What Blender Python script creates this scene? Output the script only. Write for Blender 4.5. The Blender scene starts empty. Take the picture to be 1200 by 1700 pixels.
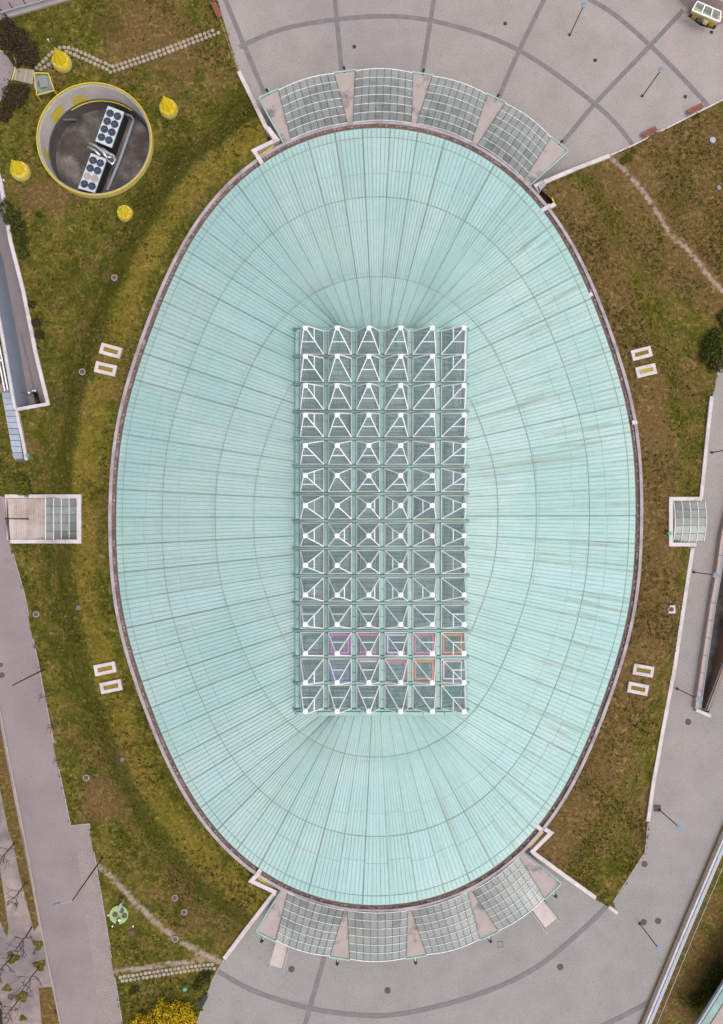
import bpy, bmesh, math, random
import numpy as np
from mathutils import Vector, Matrix, Quaternion
from mathutils.geometry import delaunay_2d_cdt

rnd = random.Random(7)
rng = np.random.default_rng(11)
scene = bpy.context.scene
COL = scene.collection

# ------------------------------------------------------------------ camera
H = 73.6                      # drone height over the paving, metres
FPX = 1133.0                  # focal length in photo pixels (photo 1200 x 1700)
CX, CY = 600.0, 850.0
_n = Vector((-40.0, -18.0, -FPX)).normalized()          # where straight down lies in the lens
Q = _n.rotation_difference(Vector((0, 0, -1)))
cam_d = bpy.data.cameras.new("drone_camera")
cam = bpy.data.objects.new("drone_camera", cam_d)
COL.objects.link(cam)
cam.location = (0, 0, H)
cam.rotation_mode = 'QUATERNION'
cam.rotation_quaternion = Q
cam_d.sensor_fit = 'VERTICAL'
cam_d.sensor_height = 36.0
cam_d.sensor_width = 36.0
cam_d.lens = FPX / 1700.0 * 36.0
cam_d.clip_start = 0.5
cam_d.clip_end = 4000.0
scene.camera = cam

# ------------------------------------------------------------------ light
SUN_EL, SUN_AZ = math.radians(68), math.radians(128)    # azimuth from +Y clockwise: lower right of the photo
world = bpy.data.worlds.new("World")
scene.world = world
world.use_nodes = True
wn = world.node_tree
wn.nodes.clear()
w_out = wn.nodes.new("ShaderNodeOutputWorld")
w_bg = wn.nodes.new("ShaderNodeBackground")
w_sky = wn.nodes.new("ShaderNodeTexSky")
w_sky.sky_type = 'NISHITA'
w_sky.sun_disc = False
w_sky.sun_elevation = SUN_EL
w_sky.sun_rotation = SUN_AZ
w_sky.air_density = 1.0
w_sky.dust_density = 4.0
w_hs = wn.nodes.new("ShaderNodeHueSaturation")
w_hs.inputs["Saturation"].default_value = 0.28           # overcast: the blue is mostly gone
wn.links.new(w_sky.outputs[0], w_hs.inputs["Color"])
wn.links.new(w_hs.outputs[0], w_bg.inputs[0])
w_bg.inputs[1].default_value = 0.15
wn.links.new(w_bg.outputs[0], w_out.inputs[0])
sun_d = bpy.data.lights.new("sun", 'SUN')
sun_d.energy = 0.9
sun_d.angle = math.radians(32)
sun_d.color = (1.0, 0.96, 0.9)
sun = bpy.data.objects.new("sun", sun_d)
COL.objects.link(sun)
_sv = Vector((math.sin(SUN_AZ) * math.cos(SUN_EL), math.cos(SUN_AZ) * math.cos(SUN_EL), math.sin(SUN_EL)))
sun.rotation_euler = _sv.to_track_quat('Z', 'Y').to_euler()
scene.view_settings.view_transform = 'Standard'
scene.view_settings.look = 'None'
scene.view_settings.gamma = 1.0
scene.view_settings.use_curve_mapping = False
scene.view_settings.exposure = 0.30
scene.render.engine = 'CYCLES'
scene.cycles.max_bounces = 6
scene.cycles.transparent_max_bounces = 16

# ------------------------------------------------------------------ measuring: photo pixel + height -> world point
def P(px, py, z=0.0):
    d = Q @ Vector((px - CX, CY - py, -FPX))
    t = (z - H) / d.z
    return Vector((d.x * t, d.y * t, z))
def M(px_len, z=0.0):
    return px_len * (H - z) / FPX

# ------------------------------------------------------------------ materials
MATS = {}
def mat(name, col, var=0.12, scale=1.5, rough=0.8, bump=0.0, metal=0.0, spec=0.3, objvar=0.0,
        col2=None, scale2=0.25, amount2=0.5, sharp2=0.15, detail=6.0, fine=0.0, fscale=25.0, specks=0.0):
    """Procedural surface: base colour, value noise, optional second colour in patches, per-object variation."""
    m = bpy.data.materials.new(name)
    m.use_nodes = True
    nt = m.node_tree
    b = nt.nodes["Principled BSDF"]
    tc = nt.nodes.new("ShaderNodeNewGeometry")
    co = tc.outputs["Position"]
    def noise(s, det=detail, rg=0.6):
        n = nt.nodes.new("ShaderNodeTexNoise")
        n.inputs["Scale"].default_value = s
        n.inputs["Detail"].default_value = det
        n.inputs["Roughness"].default_value = rg
        nt.links.new(co, n.inputs["Vector"])
        return n
    cur = None
    rgb = nt.nodes.new("ShaderNodeRGB")
    rgb.outputs[0].default_value = (*col, 1)
    cur = rgb.outputs[0]
    if col2:
        n2 = noise(scale2)
        mr = nt.nodes.new("ShaderNodeMapRange")
        c0 = 0.5 + (0.5 - amount2) * 0.5
        mr.inputs[1].default_value = c0 - sharp2
        mr.inputs[2].default_value = c0 + sharp2
        nt.links.new(n2.outputs["Fac"], mr.inputs[0])
        mx = nt.nodes.new("ShaderNodeMixRGB")
        nt.links.new(mr.outputs[0], mx.inputs[0])
        nt.links.new(cur, mx.inputs[1])
        mx.inputs[2].default_value = (*col2, 1)
        cur = mx.outputs[0]
    if name == "paving":                              # lens and light tint painted in: same stone, greyer towards the lower entrance
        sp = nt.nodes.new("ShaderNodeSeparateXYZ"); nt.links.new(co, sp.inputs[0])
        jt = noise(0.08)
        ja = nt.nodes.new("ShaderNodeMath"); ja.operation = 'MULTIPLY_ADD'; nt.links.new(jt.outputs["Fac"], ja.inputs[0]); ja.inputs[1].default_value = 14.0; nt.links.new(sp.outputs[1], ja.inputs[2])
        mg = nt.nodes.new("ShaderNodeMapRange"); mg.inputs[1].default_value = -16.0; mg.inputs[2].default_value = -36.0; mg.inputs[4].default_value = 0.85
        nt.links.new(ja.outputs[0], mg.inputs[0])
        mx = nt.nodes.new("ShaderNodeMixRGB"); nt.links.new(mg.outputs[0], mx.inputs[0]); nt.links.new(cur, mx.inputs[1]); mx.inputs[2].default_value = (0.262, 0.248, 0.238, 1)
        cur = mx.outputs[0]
    if specks:                                        # grit, gum and old stains
        for sc, lo, hi, am in ((3.2, .66, .74, specks), (0.9, .64, .76, specks * .45), (0.16, .60, .72, specks * .3)):
            ns = noise(sc, 2.0, 0.5)
            ms = nt.nodes.new("ShaderNodeMapRange")
            for i_, q_ in ((1, lo), (2, hi), (3, 0.0), (4, am)): ms.inputs[i_].default_value = q_
            nt.links.new(ns.outputs["Fac"], ms.inputs[0])
            mx = nt.nodes.new("ShaderNodeMixRGB")
            nt.links.new(ms.outputs[0], mx.inputs[0]); nt.links.new(cur, mx.inputs[1]); mx.inputs[2].default_value = (col[0] * .45, col[1] * .45, col[2] * .45, 1)
            cur = mx.outputs[0]
    n1 = noise(scale)
    hs = nt.nodes.new("ShaderNodeHueSaturation")
    mr = nt.nodes.new("ShaderNodeMapRange")
    mr.inputs[1].default_value = 0.25
    mr.inputs[2].default_value = 0.75
    mr.inputs[3].default_value = 1 - var
    mr.inputs[4].default_value = 1 + var
    nt.links.new(n1.outputs["Fac"], mr.inputs[0])
    val = mr.outputs[0]
    if fine:
        nf = noise(fscale, 3.0, 0.7)
        mf = nt.nodes.new("ShaderNodeMapRange")
        mf.inputs[1].default_value = 0.3
        mf.inputs[2].default_value = 0.7
        mf.inputs[3].default_value = 1 - fine
        mf.inputs[4].default_value = 1 + fine
        nt.links.new(nf.outputs["Fac"], mf.inputs[0])
        mu = nt.nodes.new("ShaderNodeMath"); mu.operation = 'MULTIPLY'
        nt.links.new(val, mu.inputs[0]); nt.links.new(mf.outputs[0], mu.inputs[1])
        val = mu.outputs[0]
    if objvar:
        oi = nt.nodes.new("ShaderNodeObjectInfo")
        mo = nt.nodes.new("ShaderNodeMapRange")
        mo.inputs[3].default_value = 1 - objvar
        mo.inputs[4].default_value = 1 + objvar
        nt.links.new(oi.outputs["Random"], mo.inputs[0])
        mu = nt.nodes.new("ShaderNodeMath"); mu.operation = 'MULTIPLY'
        nt.links.new(val, mu.inputs[0]); nt.links.new(mo.outputs[0], mu.inputs[1])
        val = mu.outputs[0]
    nt.links.new(val, hs.inputs["Value"])
    nt.links.new(cur, hs.inputs["Color"])
    nt.links.new(hs.outputs[0], b.inputs["Base Color"])
    b.inputs["Roughness"].default_value = rough
    b.inputs["Metallic"].default_value = metal
    b.inputs["Specular IOR Level"].default_value = spec
    if bump:
        bp = nt.nodes.new("ShaderNodeBump")
        bp.inputs["Strength"].default_value = bump
        bp.inputs["Distance"].default_value = 0.05
        nb = noise(fscale if fine else scale * 6)
        nt.links.new(nb.outputs["Fac"], bp.inputs["Height"])
        nt.links.new(bp.outputs[0], b.inputs["Normal"])
    MATS[name] = m
    return m

def glass(name, tint, gloss=0.2, dust=0.12, dustcol=(0.5, 0.55, 0.55), rough=0.06):
    m = bpy.data.materials.new(name)
    m.use_nodes = True
    nt = m.node_tree
    nt.nodes.clear()
    out = nt.nodes.new("ShaderNodeOutputMaterial")
    tr = nt.nodes.new("ShaderNodeBsdfTransparent"); tr.inputs[0].default_value = (*tint, 1)
    gl = nt.nodes.new("ShaderNodeBsdfGlossy"); gl.inputs["Roughness"].default_value = rough
    gl.inputs["Color"].default_value = (0.9, 0.95, 0.95, 1)
    df = nt.nodes.new("ShaderNodeBsdfDiffuse"); df.inputs[0].default_value = (*dustcol, 1)
    ge = nt.nodes.new("ShaderNodeNewGeometry")
    no = nt.nodes.new("ShaderNodeTexNoise"); no.inputs["Scale"].default_value = 0.8; no.inputs["Detail"].default_value = 5
    nt.links.new(ge.outputs["Position"], no.inputs["Vector"])
    oi = nt.nodes.new("ShaderNodeObjectInfo")
    ad = nt.nodes.new("ShaderNodeMath"); ad.operation = 'MULTIPLY_ADD'
    nt.links.new(oi.outputs["Random"], ad.inputs[0]); ad.inputs[1].default_value = dust * 0.9
    mr = nt.nodes.new("ShaderNodeMapRange")
    mr.inputs[1].default_value = 0.3; mr.inputs[2].default_value = 0.75
    mr.inputs[3].default_value = dust * 0.3; mr.inputs[4].default_value = dust * 1.3
    nt.links.new(no.outputs["Fac"], mr.inputs[0]); nt.links.new(mr.outputs[0], ad.inputs[2])
    m1 = nt.nodes.new("ShaderNodeMixShader"); nt.links.new(ad.outputs[0], m1.inputs[0])
    nt.links.new(tr.outputs[0], m1.inputs[1]); nt.links.new(df.outputs[0], m1.inputs[2])
    lw = nt.nodes.new("ShaderNodeLayerWeight"); lw.inputs[0].default_value = 0.35
    mg = nt.nodes.new("ShaderNodeMapRange"); mg.inputs[3].default_value = gloss * 0.5; mg.inputs[4].default_value = min(1, gloss * 3)
    nt.links.new(lw.outputs["Fresnel"], mg.inputs[0])
    m2 = nt.nodes.new("ShaderNodeMixShader"); nt.links.new(mg.outputs[0], m2.inputs[0])
    nt.links.new(m1.outputs[0], m2.inputs[1]); nt.links.new(gl.outputs[0], m2.inputs[2])
    nt.links.new(m2.outputs[0], out.inputs[0])
    MATS[name] = m
    return m

def emit(name, col, s):
    m = bpy.data.materials.new(name); m.use_nodes = True
    nt = m.node_tree; nt.nodes.clear()
    o = nt.nodes.new("ShaderNodeOutputMaterial"); e = nt.nodes.new("ShaderNodeEmission")
    e.inputs[0].default_value = (*col, 1); e.inputs[1].default_value = s
    nt.links.new(e.outputs[0], o.inputs[0])
    return m

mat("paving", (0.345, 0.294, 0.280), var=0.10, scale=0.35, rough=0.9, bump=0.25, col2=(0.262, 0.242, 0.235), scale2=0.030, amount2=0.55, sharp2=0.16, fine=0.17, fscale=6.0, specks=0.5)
mat("band", (0.185, 0.165, 0.172), var=0.16, scale=1.2, rough=0.9, fine=0.16, fscale=6)
mat("road", (0.24, 0.188, 0.197), var=0.10, scale=0.3, rough=0.92, col2=(0.27, 0.217, 0.217), scale2=0.10, fine=0.14, fscale=7, specks=0.4)
mat("paved_strip", (0.265, 0.22, 0.215), var=0.10, scale=0.8, rough=0.92, fine=0.22, fscale=6)
mat("pale_blue", (0.36, 0.37, 0.46), var=0.1, rough=0.6)
mat("dust", (0.215, 0.175, 0.172), var=0.28, scale=0.8, rough=0.95, col2=(0.33, 0.26, 0.235), scale2=0.16, amount2=0.42, sharp2=0.08, fine=0.18, fscale=9, specks=0.5)
def roof_material():
    m = bpy.data.materials.new("roof"); m.use_nodes = True; nt = m.node_tree; b = nt.nodes["Principled BSDF"]
    def attr(n): a = nt.nodes.new("ShaderNodeAttribute"); a.attribute_name = n; return a.outputs["Fac"]
    def N(v, sc, det=4, rg=.6):
        n = nt.nodes.new("ShaderNodeTexNoise"); n.inputs["Scale"].default_value = sc; n.inputs["Detail"].default_value = det; n.inputs["Roughness"].default_value = rg
        nt.links.new(v, n.inputs["Vector"]); return n.outputs["Fac"]
    def rg_(v, a, b_, c=0., d=1.):
        n = nt.nodes.new("ShaderNodeMapRange"); n.interpolation_type = 'SMOOTHSTEP'
        for i, q in ((1, a), (2, b_), (3, c), (4, d)): n.inputs[i].default_value = q
        nt.links.new(v, n.inputs[0]); return n.outputs[0]
    def mu(op, a, c):
        n = nt.nodes.new("ShaderNodeMath"); n.operation = op
        for k, q in ((0, a), (1, c)):
            if isinstance(q, (int, float)): n.inputs[k].default_value = q
            else: nt.links.new(q, n.inputs[k])
        return n.outputs[0]
    def mx(f, a, c):
        n = nt.nodes.new("ShaderNodeMixRGB"); nt.links.new(f, n.inputs[0])
        for k, q in ((1, a), (2, c)):
            if isinstance(q, tuple): n.inputs[k].default_value = (*q, 1)
            else: nt.links.new(q, n.inputs[k])
        return n.outputs[0]
    geo = nt.nodes.new("ShaderNodeNewGeometry"); pos = geo.outputs["Position"]
    cb = nt.nodes.new("ShaderNodeCombineXYZ"); nt.links.new(attr("lk"), cb.inputs[0]); nt.links.new(attr("lt"), cb.inputs[1])
    c = mx(rg_(N(pos, .09, 3), .38, .62), (0.415, 0.545, 0.522), (0.345, 0.52, 0.50))
    oi = nt.nodes.new("ShaderNodeObjectInfo")
    c = mx(rg_(oi.outputs["Random"], .80, 1.0, 0., .4), c, (0.38, 0.525, 0.54))
    c = mx(rg_(oi.outputs["Random"], .0, .22, .3, 0.), c, (0.365, 0.545, 0.50))
    sx = nt.nodes.new("ShaderNodeSeparateXYZ"); nt.links.new(pos, sx.inputs[0])
    streak = N(cb.outputs[0], 1.0, 4, .65)
    st = mu('MULTIPLY', rg_(streak, .52, .68), rg_(sx.outputs[0], 6., 22., .30, .85))
    c = mx(mu('MULTIPLY', st, .75), c, (0.225, 0.25, 0.205))
    big = N(cb.outputs[0], .33, 5, .7)
    s2 = mu('MULTIPLY', rg_(big, .55, .70), rg_(sx.outputs[0], 4., 20., .22, 1.))
    c = mx(mu('MULTIPLY', s2, .62), c, (0.27, 0.275, 0.225))
    fine = N(cb.outputs[0], 3.5, 3, .6)
    c = mx(rg_(fine, .48, .75, 0., .45), c, (0.31, 0.45, 0.425))
    hs = nt.nodes.new("ShaderNodeHueSaturation"); nt.links.new(c, hs.inputs["Color"])
    nt.links.new(mu('MULTIPLY', rg_(oi.outputs["Random"], 0., 1., .97, 1.03), rg_(N(pos, 2.2, 5), .3, .7, .97, 1.03)), hs.inputs["Value"])
    nt.links.new(hs.outputs[0], b.inputs["Base Color"])
    b.inputs["Roughness"].default_value = .5; b.inputs["Specular IOR Level"].default_value = .25
    MATS["roof"] = m
roof_material()
mat("roof_under", (0.16, 0.30, 0.275), rough=0.6)
mat("seam", (0.285, 0.40, 0.38), var=0.22, scale=0.5, rough=0.5)
mat("rib", (0.255, 0.355, 0.33), var=0.25, scale=0.4, rough=0.5, objvar=0.22)
mat("strap", (0.30, 0.31, 0.295), var=0.25, scale=0.5, rough=0.6)
mat("deck", (0.26, 0.40, 0.375), var=0.15, scale=1.5, rough=0.55)
mat("deck_plate", (0.32, 0.475, 0.445), var=0.12, scale=1.2, rough=0.5, objvar=0.15)
mat("deck_beam", (0.25, 0.405, 0.38), var=0.15, scale=1.0, rough=0.5, col2=(0.2, 0.23, 0.19), scale2=0.3, amount2=0.35)
mat("white_metal", (0.86, 0.84, 0.88), var=0.06, scale=2, rough=0.45)
mat("purlin_metal", (0.72, 0.72, 0.73), var=0.15, scale=3, rough=0.5)
mat("apex_metal", (0.80, 0.77, 0.81), var=0.12, scale=5, rough=0.5)
mat("rafter_metal", (0.10, 0.11, 0.105), var=0.2, rough=0.6)
mat("frame_metal", (0.70, 0.665, 0.67), var=0.12, scale=2, rough=0.45, col2=(0.52, 0.44, 0.41), scale2=0.5, amount2=0.4)
mat("louvre", (0.45, 0.485, 0.485), var=0.2, scale=0.6, rough=0.6, objvar=0.2)
mat("louvre_slat", (0.27, 0.31, 0.31), var=0.15, scale=1.0, rough=0.6)
glass("skylight_glass", (0.88, 0.93, 0.93), gloss=0.07, dust=0.10)
glass("awning_glass", (0.80, 0.84, 0.84), gloss=0.02, dust=0.08, rough=0.25)
glass("canopy_glass", (0.86, 0.885, 0.88), gloss=0.03, dust=0.26, dustcol=(0.40, 0.43, 0.415), rough=0.15)
mat("concrete", (0.38, 0.315, 0.295), var=0.12, scale=0.8, rough=0.9, col2=(0.33, 0.27, 0.25), scale2=0.6, fine=0.06, fscale=12)
mat("concrete_stained", (0.375, 0.31, 0.292), var=0.12, scale=0.8, rough=0.9, col2=(0.19, 0.165, 0.17), scale2=0.6, amount2=0.30, sharp2=0.06, fine=0.06, fscale=12)
mat("wall_top", (0.575, 0.505, 0.51), var=0.12, scale=1.2, rough=0.85, fine=0.10, fscale=12, col2=(0.44, 0.385, 0.375), scale2=0.9, amount2=0.32, sharp2=0.12)
mat("parapet", (0.40, 0.345, 0.365), var=0.16, scale=1.4, rough=0.85, fine=0.12, fscale=14, col2=(0.26, 0.21, 0.225), scale2=0.6, amount2=0.4)
mat("gutter", (0.15, 0.098, 0.085), var=0.4, scale=1.5, rough=0.9)
mat("gutter_block", (0.27, 0.195, 0.185), var=0.35, scale=1.0, rough=0.9)
mat("green_pipe", (0.30, 0.47, 0.425), var=0.1, rough=0.5)
mat("dark_line", (0.12, 0.13, 0.125), var=0.2, rough=0.6)
mat("black", (0.025, 0.025, 0.028), var=0.3, rough=0.5)
mat("dark_pole", (0.05, 0.042, 0.048), var=0.2, rough=0.5)
mat("lamp_disc", (0.20, 0.235, 0.31), var=0.08, rough=0.5, metal=0.0)
mat("manhole", (0.125, 0.075, 0.08), var=0.3, scale=6, rough=0.8)
mat("manhole_ring", (0.33, 0.285, 0.265), var=0.15, scale=3, rough=0.9)
mat("drain", (0.05, 0.04, 0.045), var=0.3, scale=6, rough=0.8)
mat("yellow", (0.62, 0.46, 0.03), var=0.14, scale=1.2, rough=0.5, col2=(0.62, 0.52, 0.17), scale2=0.9, amount2=0.35)
mat("pale_yellow", (0.58, 0.49, 0.17), var=0.12, scale=1.5, rough=0.6)
mat("yellow_plain", (0.64, 0.47, 0.02), var=0.08, rough=0.5)
mat("mustard", (0.27, 0.18, 0.03), var=0.2, scale=2.5, rough=0.7)
mat("bench_wood", (0.26, 0.085, 0.06), var=0.2, scale=4, rough=0.7)
mat("stone", (0.33, 0.27, 0.215), var=0.16, scale=5, rough=0.9, objvar=0.15)
mat("chiller", (0.50, 0.56, 0.58), var=0.06, rough=0.45)
mat("fan", (0.03, 0.04, 0.075), var=0.3, rough=0.5)
mat("silver", (0.68, 0.68, 0.70), var=0.1, rough=0.3, metal=0.8)
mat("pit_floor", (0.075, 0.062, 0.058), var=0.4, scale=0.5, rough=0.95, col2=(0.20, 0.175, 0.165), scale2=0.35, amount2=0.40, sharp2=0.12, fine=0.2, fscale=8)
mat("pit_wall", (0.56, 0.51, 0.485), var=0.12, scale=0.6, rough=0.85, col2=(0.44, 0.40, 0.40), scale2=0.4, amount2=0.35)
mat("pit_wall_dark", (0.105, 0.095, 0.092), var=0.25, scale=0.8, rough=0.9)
mat("sky_tinted_wall", (0.29, 0.33, 0.40), var=0.08, scale=0.6, rough=0.8)  # blue light of the sky painted into the wall colour
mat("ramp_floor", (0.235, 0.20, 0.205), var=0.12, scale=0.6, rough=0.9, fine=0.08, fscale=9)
mat("blue_metal", (0.31, 0.345, 0.41), var=0.12, scale=1.5, rough=0.5, objvar=0.15)
mat("ramp_slab", (0.52, 0.435, 0.415), var=0.10, scale=1.0, rough=0.85, col2=(0.42, 0.34, 0.32), scale2=0.8, amount2=0.3)
mat("plank", (0.50, 0.41, 0.385), var=0.12, scale=1.2, rough=0.85, objvar=0.10, col2=(0.34, 0.235, 0.185), scale2=0.45, amount2=0.30)
mat("rust_wall", (0.26, 0.165, 0.115), var=0.15, scale=0.8, rough=0.9)
mat("pink_plaster", (0.42, 0.33, 0.30), var=0.08, scale=0.6, rough=0.9)
mat("play_green", (0.30, 0.42, 0.16), var=0.10, scale=3, rough=0.7)
mat("play_dark", (0.11, 0.08, 0.085), var=0.2, rough=0.7)
mat("bark", (0.085, 0.065, 0.06), var=0.3, scale=8, rough=0.95)
mat("green_box", (0.12, 0.32, 0.20), var=0.1, rough=0.6)
mat("car_paint", (0.02, 0.021, 0.026), var=0.1, rough=0.2, spec=0.6)
mat("tyre", (0.02, 0.02, 0.02), var=0.2, rough=0.9)
mat("pale_grey", (0.42, 0.42, 0.44), var=0.12, rough=0.5)
mat("dark_glass", (0.03, 0.035, 0.04), var=0.2, rough=0.1, spec=0.6)

# ------------------------------------------------------------------ mesh builder
class MB:
    def __init__(s): s.v = []; s.f = []
    def add(s, vs, fs):
        o = len(s.v); s.v += [tuple(q) for q in vs]; s.f += [tuple(i + o for i in f) for f in fs]; return s
    def hexa(s, b, t):
        """box from 4 bottom + 4 top points (counter-clockwise seen from above)"""
        return s.add(list(b) + list(t), [(3, 2, 1, 0), (4, 5, 6, 7), (0, 1, 5, 4), (1, 2, 6, 5), (2, 3, 7, 6), (3, 0, 4, 7)])
    def box(s, c, size, rz=0.0):
        c = Vector(c); x, y, z = [k / 2 for k in size]; R = Matrix.Rotation(rz, 3, 'Z')
        q = [R @ Vector((a * x, b * y, 0)) for a, b in ((-1, -1), (1, -1), (1, 1), (-1, 1))]
        return s.hexa([c + k - Vector((0, 0, z)) for k in q], [c + k + Vector((0, 0, z)) for k in q])
    def prism(s, poly, z0, z1):
        n = len(poly)
        a = sum(poly[i][0] * poly[(i + 1) % n][1] - poly[(i + 1) % n][0] * poly[i][1] for i in range(n))
        if a < 0: poly = list(poly)[::-1]
        vs = [(p[0], p[1], z0) for p in poly] + [(p[0], p[1], z1) for p in poly]
        fs = [tuple(range(n - 1, -1, -1)), tuple(range(n, 2 * n))] + [(i, (i + 1) % n, n + (i + 1) % n, n + i) for i in range(n)]
        return s.add(vs, fs)
    def slab(s, top, th):
        """solid plate under an ordered list of 3-D top points"""
        n = len(top)
        a = sum(top[i][0] * top[(i + 1) % n][1] - top[(i + 1) % n][0] * top[i][1] for i in range(n))
        if a < 0: top = list(top)[::-1]
        vs = [(p[0], p[1], p[2] - th) for p in top] + [tuple(p) for p in top]
        fs = [tuple(range(n - 1, -1, -1)), tuple(range(n, 2 * n))] + [(i, (i + 1) % n, n + (i + 1) % n, n + i) for i in range(n)]
        return s.add(vs, fs)
    def tube(s, pts, r, n=6, r1=None, caps=True):
        pts = [Vector(p) for p in pts]; m = len(pts)
        r1 = r if r1 is None else r1
        o = len(s.v); up = None
        for i, p in enumerate(pts):
            d = (pts[min(i + 1, m - 1)] - pts[max(i - 1, 0)]).normalized()
            if up is None: up = d.orthogonal().normalized()
            up = (up - d * up.dot(d))
            up = up.normalized() if up.length > 1e-6 else d.orthogonal().normalized()
            sd = d.cross(up); rr = r + (r1 - r) * i / max(1, m - 1)
            for k in range(n):
                a = 2 * math.pi * k / n
                s.v.append(tuple(p + (up * math.cos(a) + sd * math.sin(a)) * rr))
        for i in range(m - 1):
            for k in range(n):
                a, b = o + i * n + k, o + i * n + (k + 1) % n
                s.f.append((a, b, b + n, a + n))
        if caps:
            s.f.append(tuple(o + k for k in range(n - 1, -1, -1))); s.f.append(tuple(o + (m - 1) * n + k for k in range(n)))
        return s
    def bar(s, a, b, w, h=None):
        """rectangular bar between two points, h measured upwards"""
        a, b = Vector(a), Vector(b); h = h or w
        d = (b - a).normalized()
        sd = d.cross(Vector((0, 0, 1)))
        sd = sd.normalized() if sd.length > 1e-4 else Vector((1, 0, 0))
        up = sd.cross(d).normalized()
        q = [-sd * w / 2 - up * h / 2, sd * w / 2 - up * h / 2, sd * w / 2 + up * h / 2, -sd * w / 2 + up * h / 2]
        vs = [a + k for k in q] + [b + k for k in q]
        return s.add(vs, [(3, 2, 1, 0), (4, 5, 6, 7), (0, 1, 5, 4), (1, 2, 6, 5), (2, 3, 7, 6), (3, 0, 4, 7)])
    def lathe(s, c, prof, n=24):
        """prof: (radius, z) from bottom to top"""
        c = Vector(c); o = len(s.v)
        for r, z in prof:
            for k in range(n):
                a = 2 * math.pi * k / n
                s.v.append((c.x + r * math.cos(a), c.y + r * math.sin(a), c.z + z))
        for i in range(len(prof) - 1):
            for k in range(n):
                a, b = o + i * n + k, o + i * n + (k + 1) % n
                s.f.append((a, b, b + n, a + n))
        s.f.append(tuple(o + k for k in range(n - 1, -1, -1)))
        e = o + (len(prof) - 1) * n
        s.f.append(tuple(e + k for k in range(n)))
        return s
    def strip(s, rows):
        """grid of quads from equal-length rows of points"""
        o = len(s.v); w = len(rows[0])
        for r in rows: s.v += [tuple(p) for p in r]
        for i in range(len(rows) - 1):
            for j in range(w - 1):
                a = o + i * w + j
                s.f.append((a, a + 1, a + w + 1, a + w))
        return s

ROOT = {}          # object -> world offset of the mesh data
def _mesh(name, vs, fs, m, smooth=False, mats=None):
    me = bpy.data.meshes.new(name)
    me.from_pydata([tuple(v) for v in vs], [], fs)
    me.materials.append(MATS[m] if isinstance(m, str) else m)
    if smooth: me.polygons.foreach_set("use_smooth", [True] * len(me.polygons))
    me.update()
    return me
def part(name, mb, m, parent, smooth=False, kind=None, label=None):
    off = ROOT[parent.name]
    me = _mesh(name, [(v[0] - off[0], v[1] - off[1], v[2] - off[2]) for v in mb.v], mb.f, m, smooth)
    o = bpy.data.objects.new(name, me); COL.objects.link(o)
    o.parent = parent
    ROOT[o.name] = off
    if kind: o["kind"] = kind
    if label: o["label"] = label
    return o
def tag(o, label, cat, group=None):
    o["label"] = label; o["category"] = cat
    if group: o["group"] = group
    return o
def thing(name, loc, label, cat, group=None):
    o = bpy.data.objects.new(name, None); COL.objects.link(o)
    o.empty_display_size = 0.3
    o.location = loc; ROOT[o.name] = tuple(loc)
    return tag(o, label, cat, group)
def solid(name, mb, m, label=None, cat=None, group=None, kind=None, smooth=False):
    """a top-level thing that is one mesh, origin at its base"""
    a = np.array(mb.v); lo = a.min(0); hi = a.max(0)
    off = ((lo[0] + hi[0]) / 2, (lo[1] + hi[1]) / 2, lo[2])
    me = _mesh(name, (a - np.array(off)).tolist(), mb.f, m, smooth)
    o = bpy.data.objects.new(name, me); COL.objects.link(o)
    o.location = off; ROOT[o.name] = off
    if label: tag(o, label, cat, group)
    if kind: o["kind"] = kind
    return o
def copy_tree(o, parent=None, loc=None, rz=None, label=None):
    c = o.copy(); COL.objects.link(c)
    if parent: c.parent = parent
    if loc is not None: c.location = loc
    if rz is not None: c.rotation_euler = (0, 0, rz)
    if label: c["label"] = label
    for ch in o.children: copy_tree(ch, c)
    return c

# ------------------------------------------------------------------ outline of the hall, measured
CE = np.array([624.0, 859.0])
_c = [522.69, -106.64, 16.77, -0.27, -2.09, 0.66, -1.13, -1.56, -0.85, 0.23]
def Rpx(t):
    return (_c[0] + _c[1] * np.cos(2 * t) + _c[2] * np.cos(4 * t) + _c[3] * np.cos(6 * t) + _c[4] * np.cos(8 * t)
            + _c[5] * np.cos(t) + _c[6] * np.sin(t) + _c[7] * np.sin(2 * t) + _c[8] * np.cos(3 * t) + _c[9] * np.sin(3 * t))
Z_EAVE, Z_RISE = 3.62, 7.6
def Zrho(r): return Z_EAVE + Z_RISE * (1 - np.minimum(np.asarray(r, float), 1.02) ** 1.85)
def rho(px, py):
    d = np.array([px - CE[0], py - CE[1]])
    return np.hypot(*d) / Rpx(np.arctan2(d[1], d[0]))
_t = np.linspace(-math.pi, math.pi, 7201)
_ox = CE[0] + Rpx(_t) * np.cos(_t); _oy = CE[1] + Rpx(_t) * np.sin(_t)
_s = np.concatenate([[0], np.cumsum(np.hypot(np.diff(_ox), np.diff(_oy)))])
def outline(u):        # u in 0..1 by arc length from the leftmost point
    s = (u % 1.0) * _s[-1]
    return np.array([np.interp(s, _s, _ox), np.interp(s, _s, _oy)])
Z_WALL = 3.55
def offset_outline(dpx, n=444, z=Z_WALL):
    pts = [outline(k / n) for k in range(n)]
    out = []
    for k in range(n):
        a, b = pts[k - 1], pts[(k + 1) % n]
        d = b - a; d = d / np.hypot(*d)
        nrm = np.array([d[1], -d[0]])
        if np.dot(nrm, pts[k] - CE) < 0: nrm = -nrm
        q = pts[k] + nrm * dpx
        out.append(P(q[0], q[1], z))
    return out
ring_mid = offset_outline(11.0)
RING = np.array([(p.x, p.y) for p in ring_mid])
RING_C = RING[::3]
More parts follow.
